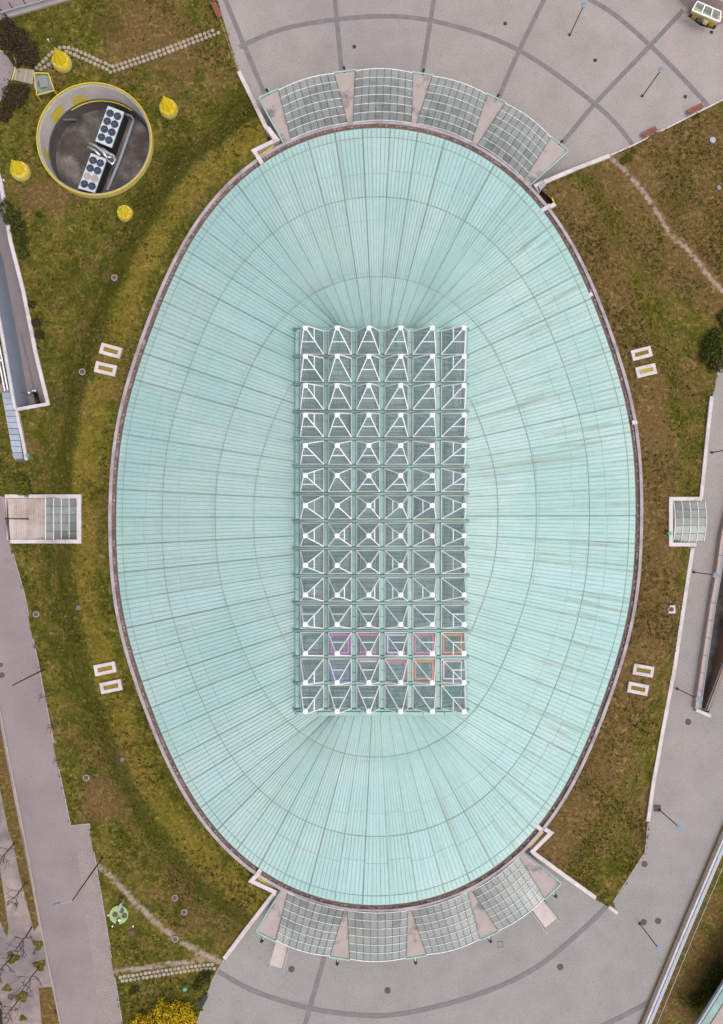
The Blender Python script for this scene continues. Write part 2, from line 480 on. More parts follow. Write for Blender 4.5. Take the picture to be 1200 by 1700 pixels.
def ring_dist(xy):
    """distance of points outside the ring wall (0 inside)"""
    xy = np.atleast_2d(np.asarray(xy, float))
    a = RING_C; b = np.roll(RING_C, -1, 0); d = b - a; L2 = (d ** 2).sum(1)
    out = np.empty(len(xy))
    for i0 in range(0, len(xy), 2000):
        q = xy[i0:i0 + 2000]
        w = q[:, None, :] - a[None]
        t = np.clip((w * d).sum(2) / L2, 0, 1)
        out[i0:i0 + 2000] = np.sqrt(((w - t[..., None] * d) ** 2).sum(2).min(1))
    return out
BERM = 2.7
def hd(d):
    t = np.clip((np.asarray(d) - 3.6) / 5.6, 0, 1)
    return 0.10 + BERM * (1 - t * t * (3 - 2 * t))
def lawn_z(x, y): return float(hd(ring_dist([(x, y)]))[0])
def PL(px, py, up=0.0):
    z = 0.0
    for _ in range(4):
        p = P(px, py, z + up); z = lawn_z(p.x, p.y)
    return P(px, py, z + up)

# ------------------------------------------------------------------ planar sheets
def inside(poly, q):
    poly = np.asarray(poly); x, y = q[:, 0], q[:, 1]
    r = np.zeros(len(q), bool); j = len(poly) - 1
    for i in range(len(poly)):
        xi, yi = poly[i]; xj, yj = poly[j]
        if yi != yj:
            c = ((yi > y) != (yj > y)) & (x < (xj - xi) * (y - yi) / (yj - yi) + xi)
            r ^= c
        j = i
    return r
def sheet(outer, holes=(), step=None):
    """triangulated plan of a polygon with holes -> (xy array, faces)"""
    vs = []; es = []
    for poly in [outer] + list(holes):
        o = len(vs); n = 0; pts = []
        for i in range(len(poly)):
            a = np.array(poly[i][:2], float); b = np.array(poly[(i + 1) % len(poly)][:2], float)
            k = max(1, int(np.hypot(*(b - a)) / (step * 1.5))) if step else 1
            for j in range(k): pts.append(a + (b - a) * j / k)
        vs += [Vector(p) for p in pts]
        es += [(o + i, o + (i + 1) % len(pts)) for i in range(len(pts))]
    O = np.array([p[:2] for p in outer])
    if step:
        lo, hi = O.min(0), O.max(0)
        gx, gy = np.meshgrid(np.arange(lo[0], hi[0], step), np.arange(lo[1], hi[1], step))
        g = np.stack([gx.ravel(), gy.ravel()], 1) + rng.uniform(-0.2, 0.2, (gx.size, 2)) * step
        k = inside(O, g)
        for h in holes: k &= ~inside(np.array([p[:2] for p in h]), g)
        vs += [Vector(p) for p in g[k]]
    r = delaunay_2d_cdt(vs, es, [], 0, 1e-4)
    V = np.array([tuple(v) for v in r[0]]); F = np.array([f for f in r[2] if len(f) == 3])
    cen = V[F].mean(1)
    k = inside(O, cen)
    for h in holes: k &= ~inside(np.array([p[:2] for p in h]), cen)
    F = F[k]
    a, b, c = V[F[:, 0]], V[F[:, 1]], V[F[:, 2]]
    cr = (b[:, 0] - a[:, 0]) * (c[:, 1] - a[:, 1]) - (b[:, 1] - a[:, 1]) * (c[:, 0] - a[:, 0])
    F[cr < 0] = F[cr < 0][:, ::-1]
    F = F[np.abs(cr) > 1e-9]
    return V, F.tolist()
def W(pts, z=0.0): return [P(x, y, z).to_2d() for x, y in pts]
def flat(name, px_poly, z, m, holes=(), **kw):
    V, F = sheet(W(px_poly, 0.0), holes)
    mb = MB(); mb.v = [(x, y, z) for x, y in V]; mb.f = [tuple(f) for f in F]
    return solid(name, mb, m, **kw)
def ribbon(pxpts, w, z, zs=None, smooth=True, n=None):
    """flat strip of width w along photo points; points get rounded by Catmull-Rom"""
    p = [P(x, y, 0) for x, y in pxpts]
    if smooth and len(p) > 2:
        q = []
        for i in range(len(p) - 1):
            p0 = p[max(i - 1, 0)]; p1 = p[i]; p2 = p[i + 1]; p3 = p[min(i + 2, len(p) - 1)]
            for k in range(8):
                t = k / 8
                q.append(0.5 * ((2 * p1) + (p2 - p0) * t + (2 * p0 - 5 * p1 + 4 * p2 - p3) * t * t + (3 * p1 - p0 - 3 * p2 + p3) * t ** 3))
        q.append(p[-1]); p = q
    L, R = [], []
    for i in range(len(p)):
        d = (p[min(i + 1, len(p) - 1)] - p[max(i - 1, 0)]).normalized()
        nrm = Vector((-d.y, d.x, 0)) * w / 2
        L.append((p[i].x + nrm.x, p[i].y + nrm.y, z)); R.append((p[i].x - nrm.x, p[i].y - nrm.y, z))
    return MB().strip([L, R])
def wall_mb(pts, width, z_bottom=-0.3, closed=False):
    """solid wall along 3-D top points (mitred), flat bottom"""
    pts = [Vector(p) for p in pts]; n = len(pts)
    offs = []
    for i in range(n):
        if closed: a, b = pts[i - 1], pts[(i + 1) % n]
        else: a, b = pts[max(i - 1, 0)], pts[min(i + 1, n - 1)]
        d1 = (pts[i] - a).to_2d(); d2 = (b - pts[i]).to_2d()
        if d1.length < 1e-6: d1 = d2
        if d2.length < 1e-6: d2 = d1
        n1 = Vector((-d1.y, d1.x)).normalized(); n2 = Vector((-d2.y, d2.x)).normalized()
        mt = (n1 + n2)
        mt = mt.normalized() if mt.length > 1e-4 else n1
        k = min(2.5, 1 / max(0.2, mt.dot(n1)))
        offs.append(mt * k * width / 2)
    mb = MB()
    rows = [[], [], [], []]
    for p, o in zip(pts, offs):
        zb = z_bottom if not callable(z_bottom) else z_bottom(p)
        rows[0].append((p.x + o.x, p.y + o.y, zb)); rows[1].append((p.x + o.x, p.y + o.y, p.z))
        rows[2].append((p.x - o.x, p.y - o.y, p.z)); rows[3].append((p.x - o.x, p.y - o.y, zb))
    if closed: rows = [r + [r[0]] for r in rows]
    mb.strip([rows[3], rows[2], rows[1], rows[0]][::-1])
    if not closed:
        for i in (0, -1):
            q = [r[i] for r in rows]
            mb.add(q if i else q[::-1], [(0, 1, 2, 3)])
    return mb

# ================================================================== SETTING
pit_c = P(158, 233, 0.5); PIT_R = M(94, 0.5)
def circ(c, r, n=48): return [Vector((c.x + r * math.cos(2 * math.pi * k / n), c.y + r * math.sin(2 * math.pi * k / n))) for k in range(n)]
pit_poly = circ(pit_c, PIT_R - 0.02)
RAMP_L = [(-110, -40), (-30, 190), (2, 300), (19, 400), (40, 482), (61, 587), (80, 670), (26, 681), (5, 560), (-22, 420), (-110, 110)]
RAMP_R = [(1163, 1178), (1176, 1183), (1204, 1108), (1300, 850), (1300, 640), (1215, 850), (1203, 905), (1197, 955), (1189, 1000)]
ramp_l = W(RAMP_L); ramp_r = W(RAMP_R)
V, F = sheet([(-1900, -1900), (1900, -1900), (1900, 1900), (-1900, 1900)], [pit_poly, ramp_l, ramp_r])
g = MB(); g.v = [(x, y, 0.0) for x, y in V]; g.f = [tuple(f) for f in F]
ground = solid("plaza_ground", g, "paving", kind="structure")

road = flat("road", [(-110, 700), (2, 822), (8, 860), (17, 903), (40, 985), (67, 1120), (95, 1265), (117, 1371), (148, 1368), (160, 1440), (185, 1590), (203, 1700), (217, 1790),
             (117, 1790), (100, 1700), (66, 1530), (38.6, 1380), (0, 1183), (-110, 700 + 60)], 0.004, "road", kind="structure")
flat("footpath", [(-110, 830), (0, 1186), (38.6, 1382), (66, 1532), (100, 1702), (117, 1788), (-110, 1788)], 0.008, "dust", kind="structure")
flat("road_corner", [(-110, -110), (330, -110), (100, -2), (98, 0), (40, 17), (0, 28), (-110, 60)], 0.004, "road", kind="structure")
# paver strip beside the road (lighter, gravelly)
flat("paved_strip", [(121, 1372), (146, 1369), (160, 1440), (185, 1590), (203, 1699), (215, 1788), (178, 1788), (160, 1650), (140, 1500)], 0.012, "paved_strip", kind="structure")

BANDS = [[(441, 160), (405, 75), (360, -35)], [(567, 118), (556, 0), (552, -40)], [(701, 120), (720, 0), (727, -40)],
         [(827, 163), (862, 83), (905, -5), (920, -40)], [(934, 237), (988, 172), (1080, 75), (1134, 17)],
         [(398, 79), (410, 72), (470, 48), (553, 33), (640, 27), (715, 34), (800, 57), (862, 84), (920, 121), (988, 173), (1025, 208), (1050, 240)],
         [(930, -40), (975, -4), (1020, 24), (1080, 76), (1130, 126), (1176, 176)],
         [(361, 1612), (423, 1646), (510, 1673), (583, 1684), (650, 1685), (737, 1668), (825, 1639), (898, 1601), (971, 1540), (1006, 1506)],
         [(540, 1582), (524, 1640), (509, 1692), (492, 1760)], [(1078, 1663), (1030, 1689), (960, 1720), (900, 1735)]]
for i, b in enumerate(BANDS):
    solid("paving_band", ribbon(b, 0.50, 0.004 + 0.003 * i, smooth=True), "band", kind="structure")

# ------------------------------------------------------------------ lawns (raised bank round the hall)
def ring_arc(px0, px1, ccw):
    """wall centre-line points between two photo points"""
    a = P(*px0, Z_WALL).to_2d(); b = P(*px1, Z_WALL).to_2d()
    ia = int(np.argmin(((RING - np.array(a)) ** 2).sum(1))); ib = int(np.argmin(((RING - np.array(b)) ** 2).sum(1)))
    n = len(RING); out = []; i = ia
    while True:
        out.append(Vector(RING[i]))
        if i == ib: break
        i = (i + (1 if ccw else -1)) % n
    return out
def pl(pts):
    out = []
    for (x0, y0), (x1, y1) in zip(pts[:-1], pts[1:]):
        n = max(1, int(math.hypot(x1 - x0, y1 - y0) / 15))
        out += [PL(x0 + (x1 - x0) * k / n, y0 + (y1 - y0) * k / n).to_2d() for k in range(n)]
    return out + [PL(*pts[-1]).to_2d()]
TLW = [(396, 119), (443, 215), (458, 232)]
BLW = [(455, 1483), (410, 1541), (371, 1592)]
TRW = [(1012, 258), (960, 278), (904, 301), (890, 307)]
BRW = [(886, 1416), (940, 1456), (989, 1491), (1021, 1513)]
def ends(a): return [(x, y) for x, y in a]
arcL = ring_arc((430, 262), (428, 1452), ccw=False)
if len(arcL) > 260: arcL = ring_arc((430, 262), (428, 1452), ccw=True)
arcR = ring_arc((906, 345), (900, 1378), ccw=True)
if len(arcR) > 260: arcR = ring_arc((906, 345), (900, 1378), ccw=False)
outL = (pl([(345, -60), (361, 0), (396, 119), (443, 215), (445, 239), (420, 251)]) + arcL
        + pl([(417, 1464), (455, 1484), (410, 1541), (371, 1593)]) + W([(352, 1628), (326, 1700), (305, 1780), (216, 1780), (203, 1700), (185, 1590), (160, 1440), (148, 1368), (117, 1371), (95, 1265), (67, 1120), (40, 985), (17, 903)])
        + pl([(131, 899), (131, 825), (4, 825)]) + W([(-100, 760), (-100, 100), (-100, 75), (0, 28), (40, 17), (98, 0), (250, -60)]))
strip_l = W([(3, 650), (22, 650), (27, 684), (44, 765), (26, 765)])
V, F = sheet(outL, [pit_poly, ramp_l, strip_l], step=0.5)
outR = (pl([(1012, 259), (960, 279), (890, 308), (924, 338)]) + arcR + pl([(914, 1383), (887, 1417), (989, 1492), (1021, 1514)])
        + W([(1019, 1497), (1045, 1455), (1071, 1415), (1077, 1366)]) + pl([(1085, 1300), (1104, 1200), (1120, 1110), (1136, 1005), (1152, 909), (1114, 903), (1114, 830), (1164, 830), (1170, 770), (1182, 658)])
        + W([(1186, 640), (1192, 610), (1215, 500), (1300, 420), (1300, 120), (1200, 166), (1090, 221), (1050, 242)]))
V2, F2 = sheet(outR, [], step=0.5)

PATH1 = [P(x, y) .to_2d() for x, y in [(162, 1434), (190, 1460), (225, 1498), (262, 1533), (300, 1562), (340, 1584), (366, 1597)]]
PATH2 = [P(x, y).to_2d() for x, y in [(1012, 262), (1035, 283), (1052, 300), (1072, 325), (1095, 360), (1115, 393), (1150, 425), (1185, 470), (1215, 500)]]
PATH3 = [P(x, y).to_2d() for x, y in [(188, 1612), (230, 1607), (280, 1600), (320, 1594), (345, 1592), (366, 1597)]]
def poly_dist(xy, pl_):
    d = np.full(len(xy), 99.0)
    for a, b in zip(pl_[:-1], pl_[1:]):
        a = np.array(a); b = np.array(b); e = b - a
        t = np.clip(((xy - a) @ e) / (e @ e), 0, 1)
        d = np.minimum(d, np.hypot(*(xy - a - t[:, None] * e).T))
    return d
def lawn_material():
    m = bpy.data.materials.new("lawn"); m.use_nodes = True
    nt = m.node_tree; b = nt.nodes["Principled BSDF"]
    geo = nt.nodes.new("ShaderNodeNewGeometry"); pos = geo.outputs["Position"]
    def noise(s, det=6, rg=0.65, dist=0.0):
        n = nt.nodes.new("ShaderNodeTexNoise"); n.inputs["Scale"].default_value = s; n.inputs["Detail"].default_value = det
        n.inputs["Roughness"].default_value = rg; n.inputs["Distortion"].default_value = dist
        nt.links.new(pos, n.inputs["Vector"]); return n.outputs["Fac"]
    def rng_(v, a, b_, c=0.0, d=1.0):
        n = nt.nodes.new("ShaderNodeMapRange"); n.interpolation_type = 'SMOOTHSTEP'
        n.inputs[1].default_value = a; n.inputs[2].default_value = b_; n.inputs[3].default_value = c; n.inputs[4].default_value = d
        nt.links.new(v, n.inputs[0]); return n.outputs[0]
    def mix(f, a, c):
        n = nt.nodes.new("ShaderNodeMixRGB")
        nt.links.new(f, n.inputs[0])
        for k, s in ((1, a), (2, c)):
            if isinstance(s, tuple): n.inputs[k].default_value = (*s, 1)
            else: nt.links.new(s, n.inputs[k])
        return n.outputs[0]
    def math_(op, a, c):
        n = nt.nodes.new("ShaderNodeMath"); n.operation = op
        for k, s in ((0, a), (1, c)):
            if isinstance(s, (int, float)): n.inputs[k].default_value = s
            else: nt.links.new(s, n.inputs[k])
        return n.outputs[0]
    def attr(nm):
        a = nt.nodes.new("ShaderNodeAttribute"); a.attribute_name = nm; return a.outputs["Fac"]
    green, olive, brown, straw, earth = (0.060, 0.062, 0.010), (0.116, 0.096, 0.018), (0.118, 0.074, 0.030), (0.245, 0.175, 0.062), (0.29, 0.215, 0.18)
    dry = attr("dry")                                           # how dry the turf is, by place
    n_big = noise(0.11, 4); n_mid = noise(0.55, 6); n_sm = noise(2.6, 5, 0.7); n_fine = noise(9.0, 3, 0.8)
    c = mix(rng_(n_mid, 0.40, 0.62), green, olive)
    f = math_('ADD', n_big, math_('MULTIPLY', math_('SUBTRACT', n_mid, 0.5), 0.8))
    f = math_('ADD', f, math_('MULTIPLY', math_('SUBTRACT', dry, 0.5), 1.2))
    c = mix(rng_(f, 0.38, 0.70), c, brown)
    st = math_('ADD', math_('MULTIPLY', n_sm, 0.6), math_('MULTIPLY', noise(0.9, 5), 0.4))
    c = mix(math_('MULTIPLY', rng_(st, 0.50, 0.68), 0.55), c, straw)
    band = attr("mown")                                         # mown, drier strip that follows the wall
    mb_ = math_('ADD', band, math_('MULTIPLY', math_('SUBTRACT', n_mid, 0.5), 1.6))
    c = mix(math_('MULTIPLY', rng_(mb_, 0.2, 1.05), 0.50), c, (0.175, 0.125, 0.022))
    lush = attr("lush")
    lb = math_('ADD', lush, math_('MULTIPLY', math_('SUBTRACT', n_mid, 0.5), 1.0))
    c = mix(math_('MULTIPLY', rng_(lb, 0.3, 0.95), 0.55), c, (0.040, 0.044, 0.007))
    bare = attr("bare")
    bb = math_('ADD', bare, math_('MULTIPLY', math_('SUBTRACT', n_sm, 0.5), 0.55))
    bb = math_('ADD', bb, math_('MULTIPLY', math_('SUBTRACT', noise(0.5, 3), 0.5), 0.35))
    c = mix(math_('MULTIPLY', rng_(bb, 0.28, 0.85), 0.9), c, earth)
    hs = nt.nodes.new("ShaderNodeHueSaturation")
    v = math_('MULTIPLY', rng_(n_fine, 0.28, 0.72, 0.78, 1.58), rng_(n_sm, 0.3, 0.7, 0.80, 1.26))
    nt.links.new(v, hs.inputs["Value"]); nt.links.new(c, hs.inputs["Color"])
    nt.links.new(hs.outputs[0], b.inputs["Base Color"])
    b.inputs["Roughness"].default_value = 1.0; b.inputs["Specular IOR Level"].default_value = 0.0
    bp = nt.nodes.new("ShaderNodeBump"); bp.inputs["Strength"].default_value = 0.7; bp.inputs["Distance"].default_value = 0.12
    nt.links.new(math_('ADD', n_sm, n_fine), bp.inputs["Height"]); nt.links.new(bp.outputs[0], b.inputs["Normal"])
    MATS["lawn"] = m
lawn_material()
def ss(x, a, b): t = np.clip((x - a) / (b - a), 0, 1); return t * t * (3 - 2 * t)
def lawn_attrs(me, V, right):
    d = ring_dist(V); n = len(V)
    dp = np.minimum(np.minimum(poly_dist(V, PATH1), poly_dist(V, PATH2) * 1.15), poly_dist(V, PATH3) * 1.2)
    bare = np.clip(1 - dp / 0.62, 0, 1)
    bare = np.maximum(bare, 0.45 * (1 - ss(d, 0.3, 0.9)))
    for q, r in (((1128, 1000), 1.2), ((163, 405), 0.35), ((95, 470), 0.5), ((1108, 1005), 0.7), ((85, 115), 0.8)):
        c = PL(*q); bare = np.maximum(bare, 0.42 * (1 - ss(np.hypot(V[:, 0] - c.x, V[:, 1] - c.y), 0.2, r * 1.8)))
    mown = ss(d, 1.0, 2.2) * (1 - ss(d, 3.6, 4.4))
    lush = ss(d, 4.0, 4.5) * (1 - ss(d, 5.6, 7.0))
    dry = np.full(n, 0.43)
    if right:
        mown = mown * 0.0; dry = 0.52 + 0.20 * (1 - ss(d, 3.6, 5.0)); lush = ss(d, 4.2, 4.8) * (1 - ss(d, 5.2, 6.4)) * 0.5
        for q, r, a in (((1130, 260), 10.0, 0.26), ((1180, 420), 9.0, 0.2), ((1080, 1000), 7, 0.1)):
            c = PL(*q); dry += a * (1 - ss(np.hypot(V[:, 0] - c.x, V[:, 1] - c.y), 0.3 * r, r))
        for q, r in (((985, 310), 3.0), ((1000, 420), 2.0), ((1120, 330), 4.0), ((960, 1420), 3.0)):
            c = PL(*q); lush = np.maximum(lush, 0.7 * (1 - ss(np.hypot(V[:, 0] - c.x, V[:, 1] - c.y), 0.3 * r, r)))
    else:
        for q, r, a in (((250, 60), 8.0, 0.22), ((100, 280), 7.0, 0.16), ((330, 130), 5, 0.14), ((60, 330), 4, 0.1), ((165, 1330), 3.5, 0.2), ((350, 1500), 7.0, 0.12), ((280, 1420), 4, 0.1)):
            c = PL(*q); dry += a * (1 - ss(np.hypot(V[:, 0] - c.x, V[:, 1] - c.y), 0.3 * r, r))
        for q, r in (((180, 45), 3.2), ((290, 260), 4.0), ((390, 170), 3.0), ((250, 330), 2.5), ((110, 460), 3.0), ((320, 1640), 1.6), ((200, 1500), 1.2)):
            c = PL(*q); lush = np.maximum(lush, 0.8 * (1 - ss(np.hypot(V[:, 0] - c.x, V[:, 1] - c.y), 0.3 * r, r)))
    for nm, arr in (("bare", bare), ("mown", mown), ("lush", lush), ("dry", dry)):
        a = me.attributes.new(nm, 'FLOAT', 'POINT'); a.data.foreach_set("value", arr.astype(np.float32))
def lawn(name, V, F, right):
    z = hd(ring_dist(V)) + 0.06 * np.sin(V[:, 0] * 0.9 + V[:, 1] * 0.4) * np.sin(V[:, 1] * 0.7) * ss(ring_dist(V), 0.5, 2)
    z = np.maximum(z, 0.05)
    me = _mesh(name, np.column_stack([V, z]).tolist(), [tuple(f) for f in F], "lawn", smooth=True)
    lawn_attrs(me, V, right)
    o = bpy.data.objects.new(name, me); COL.objects.link(o); o["kind"] = "structure"
    return o
lawn("lawn_left", V, F, False)
lawn("lawn_right", V2, F2, True)
VERGES = [[(-20, 1150), (0, 1205), (35, 1385), (50, 1460), (64, 1535), (57, 1547), (47, 1510), (33, 1455), (22, 1400), (14, 1380), (0, 1310), (-20, 1260)],
          [(-20, 1400), (0, 1440), (7, 1490), (14, 1540), (12, 1556), (0, 1530), (-20, 1490)],
          [(64, 1640), (86, 1638), (99, 1698), (112, 1770), (76, 1770)],
          [(1067, 1697), (1202, 1370), (1260, 1240), (1310, 1180), (1310, 1790), (1040, 1790)]]
def clump(x, y, r, k):
    return [(x + r * (1 + .28 * math.sin(3 * a + k) + .15 * math.sin(7 * a + 2 * k)) * math.cos(a), y + .85 * r * (1 + .28 * math.sin(3 * a + k)) * math.sin(a)) for a in [i * 2 * math.pi / 18 for i in range(18)]]
VERGES += [clump(22, 1590, 10, 2), clump(64, 1568, 9, 3), clump(66, 1602, 10, 4), clump(35, 1655, 10, 5), clump(12, 1640, 7, 6), clump(38, 1690, 6, 7)]
for i, vg in enumerate(VERGES):
    Vv, Fv = sheet(W(vg), [], step=0.4)
    me = _mesh("grass_verge", np.column_stack([Vv, np.full(len(Vv), 0.03 + 0.003 * i)]).tolist(), [tuple(f) for f in Fv], "lawn", smooth=True)
    n = len(Vv)
    for nm, val in (("bare", 0.0 if i == 3 else 0.12), ("mown", 0.0), ("lush", 0.15 if i == 3 else 0.0 if i < 3 else 0.3), ("dry", 0.62 if i < 3 else 0.58 if i == 3 else 0.45)):
        a = me.attributes.new(nm, 'FLOAT', 'POINT'); a.data.foreach_set("value", np.full(n, val, np.float32))
    o = bpy.data.objects.new("grass_verge", me); COL.objects.link(o); o["kind"] = "structure"

# tufts of grass standing on the lawns: uncountable, one object
def tufts():
    mb_v = []; mb_f = []; colr = []
    for (VV, FF), cnt in (((V, F), 26000), ((V2, F2), 20000)):
        A = np.array(VV); T = np.array(FF)
        a, b, c = A[T[:, 0]], A[T[:, 1]], A[T[:, 2]]
        ar = np.abs((b[:, 0] - a[:, 0]) * (c[:, 1] - a[:, 1]) - (b[:, 1] - a[:, 1]) * (c[:, 0] - a[:, 0]))
        k = rng.choice(len(T), cnt, p=ar / ar.sum())
        u = rng.random((cnt, 2)); fl = u.sum(1) > 1; u[fl] = 1 - u[fl]
        p = a[k] + (b - a)[k] * u[:, :1] + (c - a)[k] * u[:, 1:]
        dp = np.minimum(np.minimum(poly_dist(p, PATH1), poly_dist(p, PATH2)), poly_dist(p, PATH3))
        # clumps gather where a slow wave pattern is high
        w = np.sin(p[:, 0] * 0.31 + 1.7 * np.sin(p[:, 1] * 0.23)) + np.sin(p[:, 1] * 0.47 + 1.3 * np.sin(p[:, 0] * 0.37))
        keep = (dp > 0.8) & (w + rng.normal(0, 0.8, cnt) > -0.3)
        p = p[keep]
        z = hd(ring_dist(p))
        for (x, y), zz in zip(p, z):
            s = rng.uniform(0.10, 0.24); h = s * rng.uniform(0.35, 0.8); o = len(mb_v); an = rng.uniform(0, 6.28)
            ring = [(x + s * rng.uniform(.5, 1) * math.cos(an + q), y + s * rng.uniform(.5, 1) * math.sin(an + q), zz + rng.uniform(0.0, h)) for q in (0, 1.3, 2.5, 3.7, 5.0)]
            mb_v.append((x, y, zz - 0.02)); mb_v.extend(ring)
            mb_f.extend([(o, o + 1, o + 2), (o, o + 3, o + 4), (o, o + 5, o + 1)])
            t = rng.random(); colr += [t] * 6
    me = _mesh("grass_tufts", mb_v, mb_f, "tuft")
    a = me.attributes.new("tone", 'FLOAT', 'POINT'); a.data.foreach_set("value", np.array(colr, np.float32))
    o = bpy.data.objects.new("grass_tufts", me); COL.objects.link(o); o["kind"] = "stuff"
def tone_mat(name, stops, rough=0.95):
    m = bpy.data.materials.new(name); m.use_nodes = True
    nt = m.node_tree; b = nt.nodes["Principled BSDF"]
    at = nt.nodes.new("ShaderNodeAttribute"); at.attribute_name = "tone"
    cr = nt.nodes.new("ShaderNodeValToRGB")
    while len(cr.color_ramp.elements) < len(stops): cr.color_ramp.elements.new(0.5)
    for e, (p, c) in zip(cr.color_ramp.elements, stops): e.position = p; e.color = (*c, 1)
    nt.links.new(at.outputs["Fac"], cr.inputs[0]); nt.links.new(cr.outputs[0], b.inputs["Base Color"])
    b.inputs["Roughness"].default_value = rough; b.inputs["Specular IOR Level"].default_value = 0.02
    MATS[name] = m
tone_mat("tuft", [(0.0, (0.030, 0.035, 0.006)), (0.35, (0.06, 0.057, 0.010)), (0.7, (0.11, 0.085, 0.018)), (0.92, (0.14, 0.105, 0.028)), (1.0, (0.21, 0.165, 0.06))])
tufts()

# ================================================================== THE HALL
hall = thing("arena_hall", (P(624, 859, 0).x, P(624, 859, 0).y, 0), "large oval hall with pale turquoise seamed metal roof and central grid of glass pyramid skylights", "hall")
RX0, RX1, RY0, RY1 = 489.0, 776.0, 546.0, 1186.0
QN = ([0, .35, .5, .67, .74, .8, .88, .95, 1.0], [0, .18, .27, .38, .405, .395, .35, .31, .29])
NL = 444
BANDR = [1.0, 0.98, 0.825, 0.62]
LINES = []
ts = np.linspace(0, 1, 500)
for k in range(NL):
    O = outline(k / NL)
    dy = (O[1] - CE[1]) / 643.0
    A = np.array([CE[0], CE[1] + math.copysign(float(np.interp(abs(dy), *QN)), dy) * 643.0])
    pp = O + (A - O) * ts[:, None]
    dd = pp - CE
    rr = np.hypot(dd[:, 0], dd[:, 1]) / Rpx(np.arctan2(dd[:, 1], dd[:, 0]))
    ins = (pp[:, 0] > RX0) & (pp[:, 0] < RX1) & (pp[:, 1] > RY0) & (pp[:, 1] < RY1)
    i_in = int(np.argmax(ins))
    LINES.append((O, A, rr, ts[i_in]))
def line_t(k, r):
    O, A, rr, te = LINES[k % NL]
    return float(np.interp(-r, -rr, ts)) if r < 1 else 0.0
def line_pt(k, t, lift=0.0):
    O, A, rr, te = LINES[k % NL]
    p = O + (A - O) * t
    return P(p[0], p[1], float(Zrho(np.interp(t, ts, rr))) + lift)
def stations(k, b):
    """parameters along line k over band b (0..3)"""
    te = LINES[k % NL][3]
    if b < 3: t0, t1 = line_t(k, BANDR[b]), line_t(k, BANDR[b + 1])
    else: t0, t1 = line_t(k, BANDR[3]), te
    n = (1, 3, 4, 4)[b]
    return [t0 + (t1 - t0) * i / n for i in range(n + 1)]
# under-roof that closes the hall below the sheets
mb = MB()
rows = [[line_pt(k, t, -0.10) for t in [0, line_t(k, .9), line_t(k, .8), line_t(k, .7), line_t(k, .6), line_t(k, .5) if line_t(k, .5) < LINES[k][3] else LINES[k][3] * .97, LINES[k][3]]] for k in list(range(0, NL, 3)) + [0]]
mb.strip(rows)
part("roof_base", mb, "roof_under", hall)
for s in range(74):
    for b in range(4):
        mb = MB()
        top = [[line_pt(6 * s + j, t, 0.025 * b + (0.012 if j % 2 else 0.0)) for t in stations(6 * s + j, b)] for j in range(7)]
        # tiny gap between neighbouring sheets
        for r_, q in ((0, 1), (6, 5)):
            top[r_] = [a.lerp(c, 0.02) for a, c in zip(top[r_], top[q])]
        mb.strip(top)
        edge = [r_[0] for r_ in top]                              # folded lower edge
        mb.strip([[Vector((p.x, p.y, p.z - 0.06)) for p in edge], edge])
        o_ = part("roof_panel", mb, "roof", hall)
        lk = [6 * s + j for j in range(7) for _ in top[0]] + [6 * s + j for j in range(7)] * 2
        ltv = [15 * t for j in range(7) for t in stations(6 * s + j, b)] + [15 * stations(6 * s + j, b)[0] for j in range(7)] * 2
        for nm, arr in (("lk", np.array(lk) * .9), ("lt", np.array(ltv) * .16)):
            a_ = o_.data.attributes.new(nm, 'FLOAT', 'POINT'); a_.data.foreach_set("value", arr.astype(np.float32))
def seam_mb(k, w, h, mb, lift=0.0):
    te = LINES[k % NL][3]
    t = []
    for b in range(4): t += [(q, b) for q in stations(k, b)[:-1]]
    t.append((te, 3))
    c = [line_pt(k, q, lift + 0.025 * b) for q, b in t]
    L, R_, U, U2 = [], [], [], []
    for i, p in enumerate(c):
        d = (c[min(i + 1, len(c) - 1)] - c[max(i - 1, 0)]); tt = t[i][0]; gap = (line_pt(k + 1, min(tt, LINES[(k + 1) % NL][3])) - p).length
        n = Vector((-d.y, d.x, 0)).normalized() * w / 2 * min(1.0, gap / 0.42)
        L.append(p + n); R_.append(p - n)
        U.append(p + n * 0.8 + Vector((0, 0, h))); U2.append(p - n * 0.8 + Vector((0, 0, h)))
    mb.strip([R_, U2, U, L])
sm = MB()
for k in range(NL):
    if k % 6: seam_mb(k, 0.042, 0.045, sm, 0.015)
part("standing_seams", sm, "seam", hall, kind="stuff")
for k in range(0, NL, 6):
    r_ = MB(); seam_mb(k, 0.12, 0.08, r_, 0.02)
    part("roof_rib", r_, "rib", hall)
def ring_strap(r, w, lift):
    mb = MB(); seg = []
    def flush():
        if len(seg) > 1:
            a = [q[0] for q in seg]; b = [q[1] for q in seg]; c = [Vector((q.x, q.y, q.z + 0.03)) for q in a]; d = [Vector((q.x, q.y, q.z + 0.03)) for q in b]
            mb.strip([a, c, d, b])
        seg.clear()
    for k in list(range(NL)) + [0]:
        t = line_t(k, r)
        if t > LINES[k][3] - 0.01: flush(); continue
        p = line_pt(k, t, lift); q = line_pt(k, t + 0.02, lift); d = (q - p).normalized() * w
        seg.append((p, p + d))
    flush()
    part("ring_strap", mb, "strap", hall)
for r, w, l in ((0.978, 0.035, 0.06), (0.825, 0.05, 0.09), (0.62, 0.05, 0.11), (0.472, 0.035, 0.13)): ring_strap(r, w, l)
